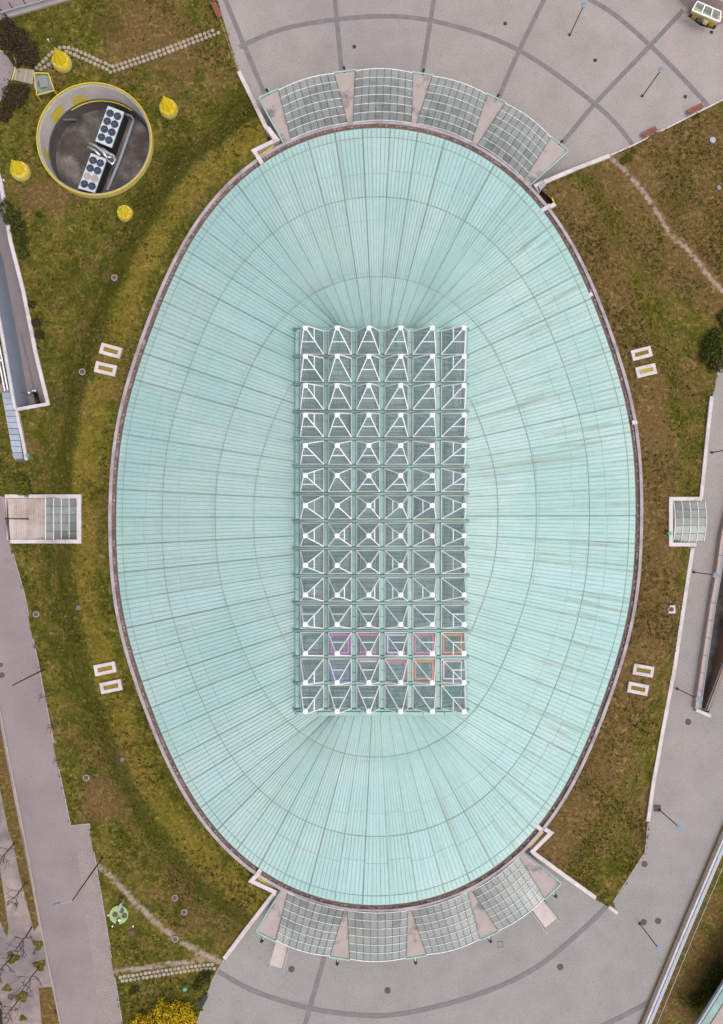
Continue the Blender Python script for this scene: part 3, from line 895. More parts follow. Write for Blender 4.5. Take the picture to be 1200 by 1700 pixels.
# staggered cross joints of the roof sheets: short raised laps on each strip
jm = MB()
for s in range(74):
    for base in (0.89, 0.765, 0.625):
        off = rnd.uniform(-0.008, 0.008)
        for j in range(6):
            k = 6 * s + j
            rr_ = base + off
            t0, t1 = line_t(k, rr_), line_t(k + 1, rr_)
            if t0 > LINES[k][3] - .02 or t1 > LINES[(k + 1) % NL][3] - .02: continue
            a, b = line_pt(k, t0, 0.075), line_pt(k + 1, t1, 0.075)
            jm.bar(a, b, 0.016, 0.014)
part("cross_laps", jm, "seam", hall, kind="stuff")

# parapet, gutter and the blocks lying in it
part("parapet", wall_mb(ring_mid[::2], 0.32, z_bottom=-0.2, closed=True), "parapet", hall, smooth=False)
gi = offset_outline(-4.0, z=3.3); go = offset_outline(9.5, z=3.3)
part("gutter", MB().strip([[*go, go[0]], [*gi, gi[0]]]), "gutter", hall)
we = offset_outline(-1.5, n=148, z=3.55)
part("eave_wall", MB().strip([[Vector((a.x, a.y, 2.4)) for a in we] + [Vector((we[0].x, we[0].y, 2.4))], we + [we[0]]]), "gutter", hall)
ed = MB(); e1 = offset_outline(0.6, z=Z_EAVE - 0.02); e0 = offset_outline(-1.0, z=Z_EAVE - 0.02)
ed.strip([[Vector((a.x, a.y, a.z - 0.16)) for a in e1 + [e1[0]]], e1 + [e1[0]], e0 + [e0[0]]])
part("eave_trim", ed, "green_pipe", hall)
gb = MB(); gm = offset_outline(5.0, n=600, z=3.3)
for i in range(600):
    if rnd.random() < 0.55:
        a, b = gm[i - 1], gm[(i + 1) % 600]; an = math.atan2(b.y - a.y, b.x - a.x)
        p = gm[i]
        gb.box((p.x + rnd.uniform(-.05, .05), p.y + rnd.uniform(-.05, .05), 3.31 + rnd.uniform(0, .05)), (rnd.uniform(.15, .36), rnd.uniform(.12, .26), 0.08), an)
part("gutter_gravel", gb, "gutter_block", hall, kind="stuff")
for (a, b) in (((427, 259), (435, 272)), ((913, 341), (898, 351)), ((983, 488), (974, 492)), ((899, 1378), (889, 1369)), ((424, 1456), (433, 1443)), ((1057, 700), (1049, 702))):
    part("gutter_bridge", MB().bar(P(*a, Z_WALL + 0.06), P(*b, Z_WALL + 0.06), 0.42, 0.16), "wall_top", hall)

# ---------------------------------------------------------- skylight field
COLX = [517.9, 564.1, 611.0, 658.0, 704.4, 751.6]
APX = [506.8, 559.6, 612.2, 665.0, 717.6, 770.4]
ROWY = [569.0, 614.2] + [569.8 + 45.4 * r for r in range(2, 12)] + [1112.8, 1156.4]
APY = [544.5, 591.5, 640, 689, 739.4, 789.5, 839.2, 889.3, 938.6, 987.6, 1036.6, 1084.8, 1133, 1181]
HBX, HBY = 19.2, 19.2
def zdeck(px, py): return float(Zrho(rho(px, py))) + 0.42
def PD(px, py, up=0.0): return P(px, py, zdeck(px, py) + up)
dk = MB()
gx = np.linspace(489.5, 775.5, 13); gy = np.linspace(548, 1184, 25)
grid = [[PD(x, y) for x in gx] for y in gy]
dk.strip(grid[::-1])
rim = grid[0] + [r_[-1] for r_ in grid[1:]] + grid[-1][::-1][1:] + [r_[0] for r_ in grid[::-1][1:-1]]
rim.append(rim[0])
dk.strip([rim, [Vector((p.x, p.y, p.z - 0.9)) for p in rim]])
part("skylight_deck", dk, "deck", hall)
# flat cover plates between the columns of skylights, one per bay, with open joints
for r in range(14):
    for c in range(7):
        if c == 0: x0, x1 = 490.5, COLX[0] - HBX - 1.6
        elif c == 6: x0, x1 = COLX[5] + HBX + 1.6, 774.5
        else: x0, x1 = COLX[c - 1] + HBX + 1.3, COLX[c] - HBX - 1.3
        y0, y1 = ROWY[r] - 18.5, ROWY[r] + 18.0
        ym = y0 + (y1 - y0) * rnd.choice((0.33, 0.5, 0.62))
        mb = MB()
        for a, b in ((y0, ym - 0.35), (ym + 0.35, y1)):
            mb.slab([PD(x0, a, .13), PD(x1, a, .13), PD(x1, b, .13), PD(x0, b, .13)], 0.12)
        part("cover_plate", mb, "deck_plate", hall)
for r in range(15):
    y = (ROWY[r] - 22.6) if r < 14 else ROWY[13] + 22.0
    mb = MB(); xs = np.linspace(486.5, 778.5, 13)
    mb.tube([PD(x, y, .16) for x in xs], 0.13, 8)
    part("deck_beam", mb, "deck_beam", hall, smooth=True)
for y, n_ in ((547.5, 0), (1185, 1)):
    mb = MB()
    xs = np.linspace(492, 773, 9)
    for a, b in zip(xs[:-1], xs[1:]):
        mb.slab([PD(a + .4, y - 3, .22), PD(b - .4, y - 3, .22), PD(b - .4, y + 3.2, .22), PD(a + .4, y + 3.2, .22)], 0.2)
    part("end_flashing", mb, "deck_plate", hall)
TUBE = {"magenta": emit("tube_magenta", (0.9, 0.14, 0.72), 1.2), "pink": emit("tube_pink", (0.95, 0.2, 0.36), 1.15), "lilac": emit("tube_lilac", (0.8, 0.6, 0.95), 1.2),
        "orange": emit("tube_orange", (1.0, 0.30, 0.16), 1.2), "red": emit("tube_red", (1.0, 0.2, 0.2), 1.1), "violet": emit("tube_violet", (0.4, 0.22, 0.9), 0.9), "rose": emit("tube_rose", (0.95, 0.66, 0.82), 1.2)}
LIT = {(11, 1): ("magenta", "nesw"), (11, 2): ("pink", "ns"), (11, 3): ("lilac", "nws"), (11, 4): ("pink", "nesw"), (11, 5): ("orange", "nesw"),
       (12, 1): ("violet", "ws"), (12, 2): ("rose", "n"), (12, 3): ("red", "ne"), (12, 4): ("orange", "nesw"), (12, 5): ("rose", "nesw")}
def skylight(r, c):
    x, y = COLX[c], ROWY[r]
    q = [(x - HBX, y + HBY), (x + HBX, y + HBY), (x + HBX, y - HBY), (x - HBX, y - HBY)]          # S-W, S-E, N-E, N-W
    base = [PD(a, b, 0.32) for a, b in q]
    zc = zdeck(x, y)
    ap = P(APX[c], APY[r], zc + 2.55)
    hw = 0.17
    topq = [ap + Vector((sx * hw, sy * hw, -0.05)) for sx, sy in ((-1, -1), (1, -1), (1, 1), (-1, 1))]
    # curb: four upstand walls, open in the middle
    cen = sum(base, Vector()) / 4
    inn = [p.lerp(cen, 0.10) for p in base]
    cb = MB()
    for i in range(4):
        j = (i + 1) % 4
        cb.add([base[i] - Vector((0, 0, .34)), base[j] - Vector((0, 0, .34)), base[j], base[i], inn[i] - Vector((0, 0, .05)), inn[j] - Vector((0, 0, .05)), inn[j] - Vector((0, 0, .3)), inn[i] - Vector((0, 0, .3))],
               [(0, 1, 2, 3), (3, 2, 5, 4), (4, 5, 6, 7)])
    o = part("skylight", cb, "deck_plate", hall)
    fl = MB()
    lo = [p.lerp(cen, 0.06) - Vector((0, 0, .29)) for p in base]
    fl.add(lo, [(0, 1, 2, 3)])
    part("louvre_bed", fl, "louvre", o)
    ns = rnd.choice((4, 5, 6))
    for i in range(1, ns):
        t = i / ns + rnd.uniform(-.05, .05)
        s_ = MB().bar(lo[0].lerp(lo[3], t) + Vector((0.08, 0, .04)), lo[1].lerp(lo[2], t) + Vector((-.08, 0, .04)), rnd.uniform(.03, .09), 0.05)
        part("louvre_slat", s_, "louvre_slat", o)
    for i in range(4):
        j = (i + 1) % 4
        a, b, d, e = base[i], base[j], topq[j], topq[i]
        nrm = (b - a).cross(e - a).normalized() * 0.012
        mb = MB().add([a - nrm, b - nrm, d - nrm, e - nrm, a + nrm, b + nrm, d + nrm, e + nrm], [(3, 2, 1, 0), (4, 5, 6, 7), (0, 1, 5, 4), (1, 2, 6, 5), (2, 3, 7, 6), (3, 0, 4, 7)])
        part("pane", mb, "skylight_glass", o)
        up = Vector((0, 0, .03))
        part("ridge_beam", MB().bar(base[i] + up, topq[i] + up, 0.088, 0.08), "white_metal", o)
    fr = MB()
    for i in range(4): fr.bar(base[i] + Vector((0, 0, .02)), base[(i + 1) % 4] + Vector((0, 0, .02)), 0.075, 0.08)
    part("base_frame", fr, "frame_metal", o)
    part("apex_plate", MB().lathe(ap, [(.23, -.06), (.24, .03), (.15, .06), (.06, .09)], 8), "apex_metal", o)
    # transoms of the opening vents
    sides = [0] if r < 6 else [2] if r > 9 else ([1] if c < 3 else [3])
    if c in (0, 5): sides = sides + ([1] if c == 0 else [3])
    for i in sides:
        if rnd.random() < 0.18: continue
        j = (i + 1) % 4; t = 0.52 if i in (0, 2) else 0.58
        a = base[i].lerp(topq[i], t); b = base[j].lerp(topq[j], t)
        part("transom", MB().bar(a + Vector((0, 0, .03)), b + Vector((0, 0, .03)), 0.06 if i in (0, 2) else .075, 0.05), "white_metal", o)
    inner = [p.lerp(cen, 0.34) - Vector((0, 0, .2)) for p in base]  # added bars imitate the nested reflections in the glass
    fi = MB()
    for i in range(4): fi.bar(inner[i], inner[(i + 1) % 4], 0.035, 0.04)
    part("reflection_frame", fi, rnd.choice(("frame_metal", "louvre_slat", "deck_plate")), o)
    for u in ((0.3,), (0.28, 0.72), (0.7,))[rnd.randrange(3)]:
        part("blind_rail", MB().bar(lo[0].lerp(lo[1], u) + Vector((0, .1, .1)), lo[3].lerp(lo[2], u) + Vector((0, -.1, .1)), 0.03, 0.03), "frame_metal", o)
    if (r, c) in LIT:
        cn, sd = LIT[(r, c)]
        k = [p.lerp(cen, 0.24) - Vector((0, 0, .14)) for p in base]
        for ch in sd:
            i = "seNw".lower().index(ch)
            t_ = MB().tube([k[i], k[(i + 1) % 4]], 0.058, 6)
            me = part("light_tube", t_, TUBE[cn], o)
for r in range(14):
    for c in range(6): skylight(r, c)

# ================================================================== ENTRANCE CANOPIES
ZC = 3.45
TOPS = [[(431.5, 164), (462.5, 150.5), (483, 232), (472.5, 237.5)], [(555, 123), (590, 118.5), (586, 204), (577, 204.6)], [(685.5, 122), (717.5, 127.5), (691.5, 206), (682.5, 205)],
        [(808, 158), (838, 172.5), (793, 240), (783, 236.5)], [(914, 229), (940, 251.5), (878, 307), (869.5, 299)]]
BOTS = [[(427, 1545), (458, 1560), (478, 1481), (469, 1477)], [(548, 1586), (580.5, 1591), (576.5, 1510.5), (571.5, 1510)], [(674, 1589), (707.5, 1583.5), (682.5, 1510), (677, 1510.7)],
        [(796, 1558), (826.5, 1544), (783, 1478), (776, 1480)], [(903, 1490), (929, 1466), (868.5, 1415.5), (861.5, 1422)]]
TOP_NAMES = ["at the left end of the top entrance", "second from the left at the top entrance", "middle of the five at the top entrance", "fourth from the left at the top entrance", "at the right end of the top entrance"]
BOT_NAMES = [n.replace("top", "bottom") for n in TOP_NAMES]
G_NAMES = ["leftmost", "second from left", "third from left", "rightmost"]
def wedge(q, label, first, last, bottom):
    pts = [P(x, y, ZC) for x, y in q]
    cen = sum(pts, Vector()) / 4
    t = thing("canopy_slab", (cen.x, cen.y, 0), label, "canopy slab", "concrete wedge slabs between the entrance canopies")
    part("slab", MB().slab(pts, 0.35), "concrete_stained", t)
    # green gutter pipe along the outer edge (and the free flank of the end slabs)
    ol, orr, ir, il = pts
    out = ((ol + orr) / 2 - (il + ir) / 2).normalized() * 0.16
    side = (orr - ol).normalized()
    path = [ol - side * 0.12, ol - side * 0.08 + out, orr + side * 0.08 + out, orr + side * 0.12]
    if first: path = [il - side * .10, ol - side * .12 + out * .3, ol - side * .02 + out] + path[2:]
    if last: path = path[:2] + [orr + side * .02 + out, orr + side * .12 + out * .3, ir + side * .10]
    part("edge_pipe", MB().tube([p + Vector((0, 0, .02)) for p in path], 0.085, 8), "green_pipe", t, smooth=True)
    # floodlight on a short arm under the outer edge
    mid = (ol + orr) / 2 + out * 1.2 - Vector((0, 0, .35))
    if bottom: mid = mid - side * 0.15
    arm = MB().tube([mid - out, mid + out.normalized() * 0.55], 0.10, 8)
    part("floodlight_arm", arm, "pale_grey" if bottom else "black", t)
    d = out.normalized()
    part("floodlight", MB().tube([mid + d * 0.5, mid + d * (0.95 if bottom else 0.8) - Vector((0, 0, .25))], 0.17 if bottom else 0.13, 10), "black", t)
    cl = cen.lerp((ol + orr) / 2, 0.6)
    part("column", MB().tube([Vector((cl.x, cl.y, 0)), Vector((cl.x, cl.y, ZC - .34))], 0.16, 10), "concrete", t)
def canopy(a, b, label, bottom):
    """glass vault between the right edge of slab a and the left edge of slab b"""
    OL, OR, IR, IL = P(*a[1], ZC), P(*b[0], ZC), P(*b[3], ZC), P(*a[2], ZC)
    cen = (OL + OR + IR + IL) / 4
    t = thing("entrance_canopy", (cen.x, cen.y, 0), label, "glass canopy", "vaulted glass canopies over the two entrances")
    outd = ((OL + OR) / 2 - (IL + IR) / 2).normalized()
    NC, NR = 8, 6
    def pt(u, v, up=0.0):
        """u across 0..1, v from the hall outwards 0..1"""
        l = IL.lerp(OL, v); r_ = IR.lerp(OR, v); p = l.lerp(r_, u)
        bul = 4 * u * (1 - u)
        return p + outd * (0.16 + 0.06 * v) * bul + Vector((0, 0, 0.16 * bul + 0.05 + up))
    for i in range(NC):
        for j in range(NR):
            u0, u1, v0, v1 = i / NC, (i + 1) / NC, j / NR, (j + 1) / NR
            q = [pt(u0, v0), pt(u1, v0), pt(u1, v1), pt(u0, v1)]
            c_ = sum(q, Vector()) / 4
            part("pane", MB().slab([p.lerp(c_, 0.012) for p in q], 0.02), "canopy_glass", t)
    for j in range(NR + 1):
        v = j / NR
        pts = [pt(i / 16, v, 0.035) for i in range(17)]
        mb = MB()
        for p, q in zip(pts[:-1], pts[1:]): mb.bar(p, q, 0.042 if j < NR else .075, 0.05)
        part("purlin", mb, "purlin_metal", t)
    for i in range(NC + 1):
        u = i / NC
        part("rafter", MB().bar(pt(u, 0, .02), pt(u, 1, .02), 0.048, 0.08), "rafter_metal", t)
    return OL, OR, IR, IL
for nm, S, NM, bot in (("top", TOPS, TOP_NAMES, False), ("bottom", BOTS, BOT_NAMES, True)):
    for i, q in enumerate(S): wedge(q, "stained concrete wedge slab with green edge pipe, " + NM[i], i == 0, i == 4, bot)
    for i in range(4):
        c = canopy(S[i], S[i + 1], "vaulted glass canopy of small panes, %s over the %s entrance" % (G_NAMES[i], nm), bot)
# landings and steps seen through the glass at the bottom entrance
for i in range(4):
    a, b = BOTS[i], BOTS[i + 1]
    mk = lambda v0, v1: [P(*a[2], 0).lerp(P(*a[1], 0), v0), P(*b[3], 0).lerp(P(*b[0], 0), v0), P(*b[3], 0).lerp(P(*b[0], 0), v1), P(*a[2], 0).lerp(P(*a[1], 0), v1)]
    L_ = thing("entrance_landing", tuple(mk(0, .6)[0].lerp(mk(0, .6)[2], .5)), "raised concrete landing with steps beneath the %s glass canopy of the bottom entrance" % G_NAMES[i], "landing", "landings under the bottom canopies")
    part("landing_slab", MB().prism([p.to_2d() for p in mk(-.05, .62)], 0.0, 0.45), "concrete", L_)
    part("step", MB().prism([p.to_2d() for p in mk(.623, .68)], 0.0, 0.30), "paving", L_)
    part("step", MB().prism([p.to_2d() for p in mk(.683, .74)], 0.0, 0.15), "paving", L_)
for i in range(4):
    a, b = TOPS[i], TOPS[i + 1]
    q = [P(*a[2], 0), P(*b[3], 0), P(*b[3], 0).lerp(P(*b[0], 0), .25), P(*a[2], 0).lerp(P(*a[1], 0), .25)]
    L_ = thing("entrance_step", tuple(sum(q, Vector()) / 4), "low grey doorstep beneath the %s glass canopy of the top entrance" % G_NAMES[i], "step", "doorsteps under the top canopies")
    part("slab", MB().prism([p.to_2d() for p in q], 0.0, 0.15), "band", L_)
# ramps with handrails in front of the bottom entrance
def access_ramp(q, label):
    pts = [P(x, y, 0) for x, y in q]                               # two at the landing, two at the foot
    t = thing("access_ramp", tuple(sum(pts, Vector()) / 4), label, "ramp", "concrete ramps at the bottom entrance")
    a, b, c, d = pts
    part("ramp_slab", MB().hexa([Vector((p.x, p.y, 0)) for p in (a, d, c, b)], [a + Vector((0, 0, .45)), d + Vector((0, 0, .03)), c + Vector((0, 0, .03)), b + Vector((0, 0, .45))]), "ramp_slab", t)
    for (p, e) in ((a, d), (b, c)):
        o_ = (p - (a + b) / 2).normalized() * 0.12
        r_ = MB().tube([p + o_ + Vector((0, 0, 1.35)), e + o_ + Vector((0, 0, .95)), e + o_ + Vector((0, 0, 0))], 0.035, 6)
        for k in (0.02, 0.5): r_.tube([p.lerp(e, k) + o_, p.lerp(e, k) + o_ + Vector((0, 0, 1.35 - .4 * k))], 0.03, 6)
        part("handrail", r_, "pale_grey", t)
access_ramp([(466, 1535), (484, 1541), (468, 1607), (448, 1602)], "pale ramp with rails sticking out below the leftmost canopy of the bottom entrance")
access_ramp([(862, 1480), (880, 1468), (924, 1524), (905, 1540)], "pale ramp with rails sticking out below the rightmost canopy of the bottom entrance")

# ================================================================== RETAINING WALLS BY THE ENTRANCES
def zw(px, py, extra=0.25): return PL(px, py).z + extra
def dense(pts, step=12.0):
    out = []
    for (x0, y0), (x1, y1) in zip(pts[:-1], pts[1:]):
        n = max(1, int(math.hypot(x1 - x0, y1 - y0) / step))
        out += [(x0 + (x1 - x0) * k / n, y0 + (y1 - y0) * k / n) for k in range(n)]
    return out + [pts[-1]]
def ret_wall(name, pts, width, label, cat="retaining wall", m="wall_top", extra=0.25):
    out = [PL(x, y, extra) for x, y in dense(pts)]
    return solid(name, wall_mb(out, width, -0.2), m, label, cat)
ret_wall("retaining_wall", [(396, 118), (443, 214)], 0.42, "white topped retaining wall between lawn and plaza at the top left entrance end")
ret_wall("retaining_wall", [(372, 1592), (410, 1541), (453, 1486)], 0.42, "white topped retaining wall between lawn and plaza at the bottom left entrance end")
ret_wall("retaining_wall", [(1012, 258), (960, 278), (903, 302)], 0.42, "white topped retaining wall between lawn and plaza at the top right entrance end")
ret_wall("retaining_wall", [(888, 1418), (940, 1456), (989, 1491)], 0.42, "white topped retaining wall between lawn and plaza at the bottom right entrance end")
def alcove(walls, floor, rail, label, block=None):
    c = PL(*floor[0])
    t = thing("stair_alcove", (c.x, c.y, 0), label, "alcove", "walled alcoves where the hall wall meets the bank")
    for w in walls:
        top = [P(x, y, Z_WALL - 0.25) for x, y in w]
        part("wall", wall_mb(top, 0.40, -0.2), "wall_top", t)
    part("floor", MB().prism([P(x, y, 1.2).to_2d() for x, y in floor], 0.0, 1.2), "rust_wall", t)
    part("yellow_rail", MB().bar(P(*rail[0], 2.9), P(*rail[1], 2.9), 0.14, 0.10), "yellow_plain", t)
    if block: part("metal_cover", MB().slab([P(x, y, Z_WALL + 0.05) for x, y in block], 0.3), "blue_metal", t)
alcove([[(443, 214), (460, 231), (421, 250), (431, 264)]], [(458, 233), (421, 251), (430, 262), (462, 246)], [(431, 258), (454.5, 243)], "walled stair alcove with yellow rail at the top left entrance end")
alcove([[(902, 302), (890, 308), (896, 317)], [(922, 338), (905, 347)]], [(894, 312), (918, 338), (906, 346), (886, 320)], [(916, 329), (919, 335)], "walled stair alcove with blue grey metal cover at the top right entrance end", block=[(894, 309), (905, 301), (907, 306), (897, 316)])
alcove([[(454, 1487), (456, 1481), (417, 1463), (427, 1452)]], [(455, 1481), (418, 1464), (427, 1454), (462, 1473)], [(428, 1458), (455.5, 1474.5)], "walled stair alcove with yellow rail at the bottom left entrance end")
alcove([[(888, 1418), (884, 1414), (915, 1383), (903, 1376)]], [(884, 1414), (914, 1383), (903, 1377), (874, 1405)], [(879, 1407), (901.5, 1381)], "walled stair alcove with yellow rail at the bottom right entrance end")
bl = MB().slab([P(441, 213, Z_WALL - .1), P(447, 209.5, Z_WALL - .1), P(462, 229, Z_WALL - .1), P(455, 234, Z_WALL - .1)], 1.0)
solid("wall_block", bl, "wall_top", "thick white wall block where the top left retaining wall meets its stair alcove", "wall")
# end post of the bottom-right wall
solid("kerb_block", MB().bar(P(1010, 1504, .25), P(1024, 1515, .25), 0.32, 0.35), "wall_top", "short white kerb block at the tip of the bottom right lawn", "kerb")

# ================================================================== RIGHT HAND SIDE
ret_wall("boundary_wall", [(1182, 658), (1176, 710), (1170, 770), (1164, 828)], 0.40, "low white wall edging the right lawn above the small glass entrance")
ret_wall("boundary_wall", [(1150, 910), (1136, 1002), (1120, 1110), (1102, 1205), (1085, 1300), (1076, 1364)], 0.40, "long white wall edging the right lawn below the small glass entrance")
solid("kerb", wall_mb([P(x, y, 0.14) for x, y in [(1076, 1366), (1071, 1415), (1045, 1455), (1018, 1498)]], 0.12, -0.1), "manhole_ring", "thin concrete kerb round the tip of the bottom right lawn", "kerb")
solid("kerb", wall_mb([P(x, y, 0.14) for x, y in [(1013, 257.5), (1052, 240.5), (1100, 216), (1167, 182), (1200, 165.5), (1300, 119)]], 0.14, -0.1), "wall_top", "pale kerb between the plaza and the upper right lawn", "kerb")
solid("kerb", wall_mb([P(x, y, 0.14) for x, y in [(340, -60), (354, 0), (395, 117)]], 0.12, -0.1), "rust_wall", "thin kerb between the plaza and the upper left lawn", "kerb")
solid("kerb", wall_mb([P(x, y, 0.13) for x, y in [(17, 904), (40, 985), (67, 1120), (95, 1265), (117, 1371)]], 0.12, -0.1), "manhole_ring", "concrete kerb between the grey road and the left lawn", "kerb")
solid("kerb", wall_mb([P(x, y, 0.13) for x, y in [(117, 1371), (148, 1368), (160, 1440), (185, 1590), (203, 1700), (216, 1780)]], 0.12, -0.1), "manhole_ring", "concrete kerb round the paved strip on the lower left", "kerb")
solid("kerb", wall_mb([P(x, y, 0.13) for x, y in [(-60, 920), (0, 1184), (38.6, 1381), (66, 1531), (100, 1701), (115, 1780)]], 0.16, -0.1), "manhole_ring", "double kerb line along the far left edge of the road", "kerb")
solid("kerb", wall_mb([P(x, y, 0.10) for x, y in [(371, 1593), (352, 1628), (326, 1700), (305, 1780)]], 0.10, -0.1), "manhole_ring", "thin kerb between the lower left lawn and the bottom plaza", "kerb")

def side_entrance(walls, gq, nc, nr, label, zr=1.9, zt=2.2, bul=0.0):
    c = P(*gq[0], 0)
    t = thing("side_entrance", (c.x, c.y, 0), label, "entrance")
    for w in walls: part("wall", wall_mb([PL(x, y, .25) for x, y in dense(w, 10.0)], 0.40, -0.2), "wall_top", t)
    a, b, cc, d = [P(x, y, zr) for x, y in gq]           # far-left, far-right, near-right, near-left in the photo
    def pt(u, v, up=0): 
        p = a.lerp(b, u).lerp(d.lerp(cc, u), v); k = 4 * v * (1 - v)
        return p + Vector((bul * k, 0, 0.25 * k * (1 if bul else 0) + up))
    for i in range(nc):
        for j in range(nr):
            q = [pt(i / nc, j / nr), pt((i + 1) / nc, j / nr), pt((i + 1) / nc, (j + 1) / nr), pt(i / nc, (j + 1) / nr)]
            k = sum(q, Vector()) / 4
            part("pane", MB().slab([p.lerp(k, 0.012) for p in q], 0.02), "canopy_glass", t)
    for i in range(nc + 1):
        mb = MB()
        for k in range(8): mb.bar(pt(i / nc, k / 8, .04), pt(i / nc, (k + 1) / 8, .04), 0.06, 0.06)
        part("purlin", mb, "purlin_metal", t)
    for j in range(nr + 1): part("rafter", MB().bar(pt(0, j / nr, .02), pt(1, j / nr, .02), 0.045, 0.08), "rafter_metal", t)
    return t
LE = side_entrance([[(8, 824), (131, 824), (131, 899), (17, 899)]], [(76, 827), (128, 827), (128, 896), (76, 896)], 4, 5, "small sunken glass roofed entrance with plank terrace on the left lawn edge")
for i in range(17):                                          # terrace planks
    x0 = 7 + i * 4.05; x1 = x0 + 3.75
    part("plank", MB().slab([P(x0 + (1 if x0 < 14 else 0), 828, 0.16), P(x1, 828, 0.16), P(x1, 896, 0.16), P(x0 + (6 if x0 < 14 else 0), 896, 0.16)], 0.1), "plank", LE)
part("plank_floor", MB().prism([P(x, y, 0.05).to_2d() for x, y in [(76, 826), (129, 826), (129, 897), (76, 897)]], 0.0, 0.08), "concrete", LE)
REn = side_entrance([[(1165, 828), (1114, 828), (1114, 904), (1156, 904)]], [(1118, 832), (1170, 833), (1168, 899), (1117, 900)], 4, 5, "small curved glass roofed entrance set into the right lawn edge", bul=0.07)
part("floor_slab", MB().prism([P(x, y, 0.05).to_2d() for x, y in [(1117, 831), (1160, 831), (1158, 901), (1117, 901)]], 0.0, 0.08), "concrete", REn)

# sunken ramp at the right edge, its two walls and rails
t = thing("sunken_ramp", tuple(P(1180, 1150, 0)), "sunken service ramp between railed walls at the right edge", "ramp")
def lower(pts, zs): return [Vector((P(x, y, 0).x, P(x, y, 0).y, z)) for (x, y), z in zip(pts, zs)]
fa = lower([(1163, 1178), (1189, 1000), (1197, 955), (1215, 850), (1300, 640)], [-.3, -2.6, -3.0, -3.0, -3.0])
fb = lower([(1176, 1183), (1235, 1024), (1255, 970), (1300, 850), (1380, 640)], [-.3, -2.6, -3.0, -3.0, -3.0])
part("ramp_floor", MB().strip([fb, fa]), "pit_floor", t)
part("wall", wall_mb([P(x, y, 0.5) for x, y in [(1157, 1177), (1183, 1000), (1191.5, 955), (1201, 885), (1240, 740)]], 0.42, -3.4), "pink_plaster", t)
part("wall", wall_mb([P(x, y, 0.5) for x, y in [(1176, 1180), (1202, 1110), (1290, 870)]], 0.36, -3.4), "rust_wall", t)
part("end_wall", wall_mb([P(x, y, 0.45) for x, y in [(1156, 1179), (1180, 1189)]], 0.34, -0.2), "wall_top", t)
for pts in ([(1163, 1178), (1188.5, 1002), (1197, 957), (1206, 888), (1240, 760)], [(1174, 1180), (1203, 1104), (1290, 865)]):
    w = [P(x, y, 1.35) for x, y in pts]
    r_ = MB().tube(w, 0.04, 6)
    r_.tube([p - Vector((0, 0, .4)) for p in w], 0.03, 6)
    for a, b in zip(w[:-1], w[1:]):
        n = max(1, int((b - a).length / 1.8))
        for k in range(n + 1):
            p = a.lerp(b, k / n); r_.tube([Vector((p.x, p.y, 0.45)), p], 0.03, 5)
    part("railing", r_, "blue_metal", t)

# lower-right garden wall with rail behind it
gw = [(1300, 1165), (1206, 1390), (1140, 1545), (1078, 1695), (1050, 1760)]
t = thing("garden_wall", tuple(P(1140, 1545, 0)), "long pale garden wall with thin rail at the lower right edge", "wall")
part("wall", wall_mb([P(x, y, 0.7) for x, y in gw], 0.62, -0.2), "wall_top", t)
part("coping", wall_mb([P(x + 2.6, y + 1, 0.80) for x, y in gw], 0.34, 0.705), "blue_metal", t)
part("moss_edge", wall_mb([P(x - 8.6, y - 3.6, 0.12) for x, y in gw], 0.42, -0.1), "mustard", t)
rl = [P(x + 13, y + 5, 1.0) for x, y in gw]
r_ = MB().tube(rl, 0.03, 5)
for a, b in zip(rl[:-1], rl[1:]):
    n = int((b - a).length / 2.2)
    for k in range(n): p = a.lerp(b, k / n); r_.tube([Vector((p.x, p.y, 0)), p], 0.025, 5)
part("rail", r_, "pale_grey", t)

# building at the lower right corner
t = thing("corner_building", tuple(P(1210, 1700, 0)), "corner of a pinkish building with green roof edge at lower right", "building")
bq = [(1158, 1704), (1204, 1631), (1300, 1480), (1380, 1600), (1240, 1830)]
part("wall", MB().prism([P(x, y, 3.0).to_2d() for x, y in [(1215, 1740), (1258, 1668), (1330, 1540), (1372, 1600), (1262, 1800)]], 0, 2.88), "pink_plaster", t)
part("gutter_edge", wall_mb([P(x, y, 3.15) for x, y in bq[:3]], 0.26, 2.85), "blue_metal", t)
part("roof_edge", MB().slab([P(x, y, 3.1) for x, y in [(1160, 1707), (1206, 1634), (1300, 1484), (1308, 1490), (1215, 1642), (1171, 1712)]], 0.2), "deck_beam", t)
part("terrace", MB().slab([P(x, y, 3.2) for x, y in [(1172, 1713), (1216, 1643), (1309, 1491), (1370, 1600), (1240, 1815)]], 0.15), "concrete", t)

# pavilion at the upper right corner
pc = P(1215, -75, 0)
t = thing("round_pavilion", (pc.x, pc.y, 0), "round pinkish pavilion with green roof and yellow bay at the upper right corner", "pavilion")
part("wall", MB().lathe((pc.x, pc.y, 0), [(7.95, 0), (7.95, 2.75), (7.9, 2.8)], 64), "pink_plaster", t, smooth=False)
part("roof", MB().lathe((pc.x, pc.y, 0), [(7.85, 2.805), (7.85, 3.0), (0.3, 5.2)], 48), "green_pipe", t)
aw = [P(1157, 3, 2.6), P(1196.5, 20, 2.6), P(1194, 37, 2.2), P(1148.5, 17.5, 2.2)]
for k in range(3):
    q = [aw[0].lerp(aw[1], k / 3), aw[0].lerp(aw[1], (k + 1) / 3), aw[3].lerp(aw[2], (k + 1) / 3), aw[3].lerp(aw[2], k / 3)]
    part("awning_pane", MB().slab(q, 0.02), "awning_glass", t)
fr = MB()
for k in range(4): fr.bar(aw[0].lerp(aw[1], k / 3) + Vector((0, 0, .05)), aw[3].lerp(aw[2], k / 3) + Vector((0, 0, .05)), 0.11, 0.1)
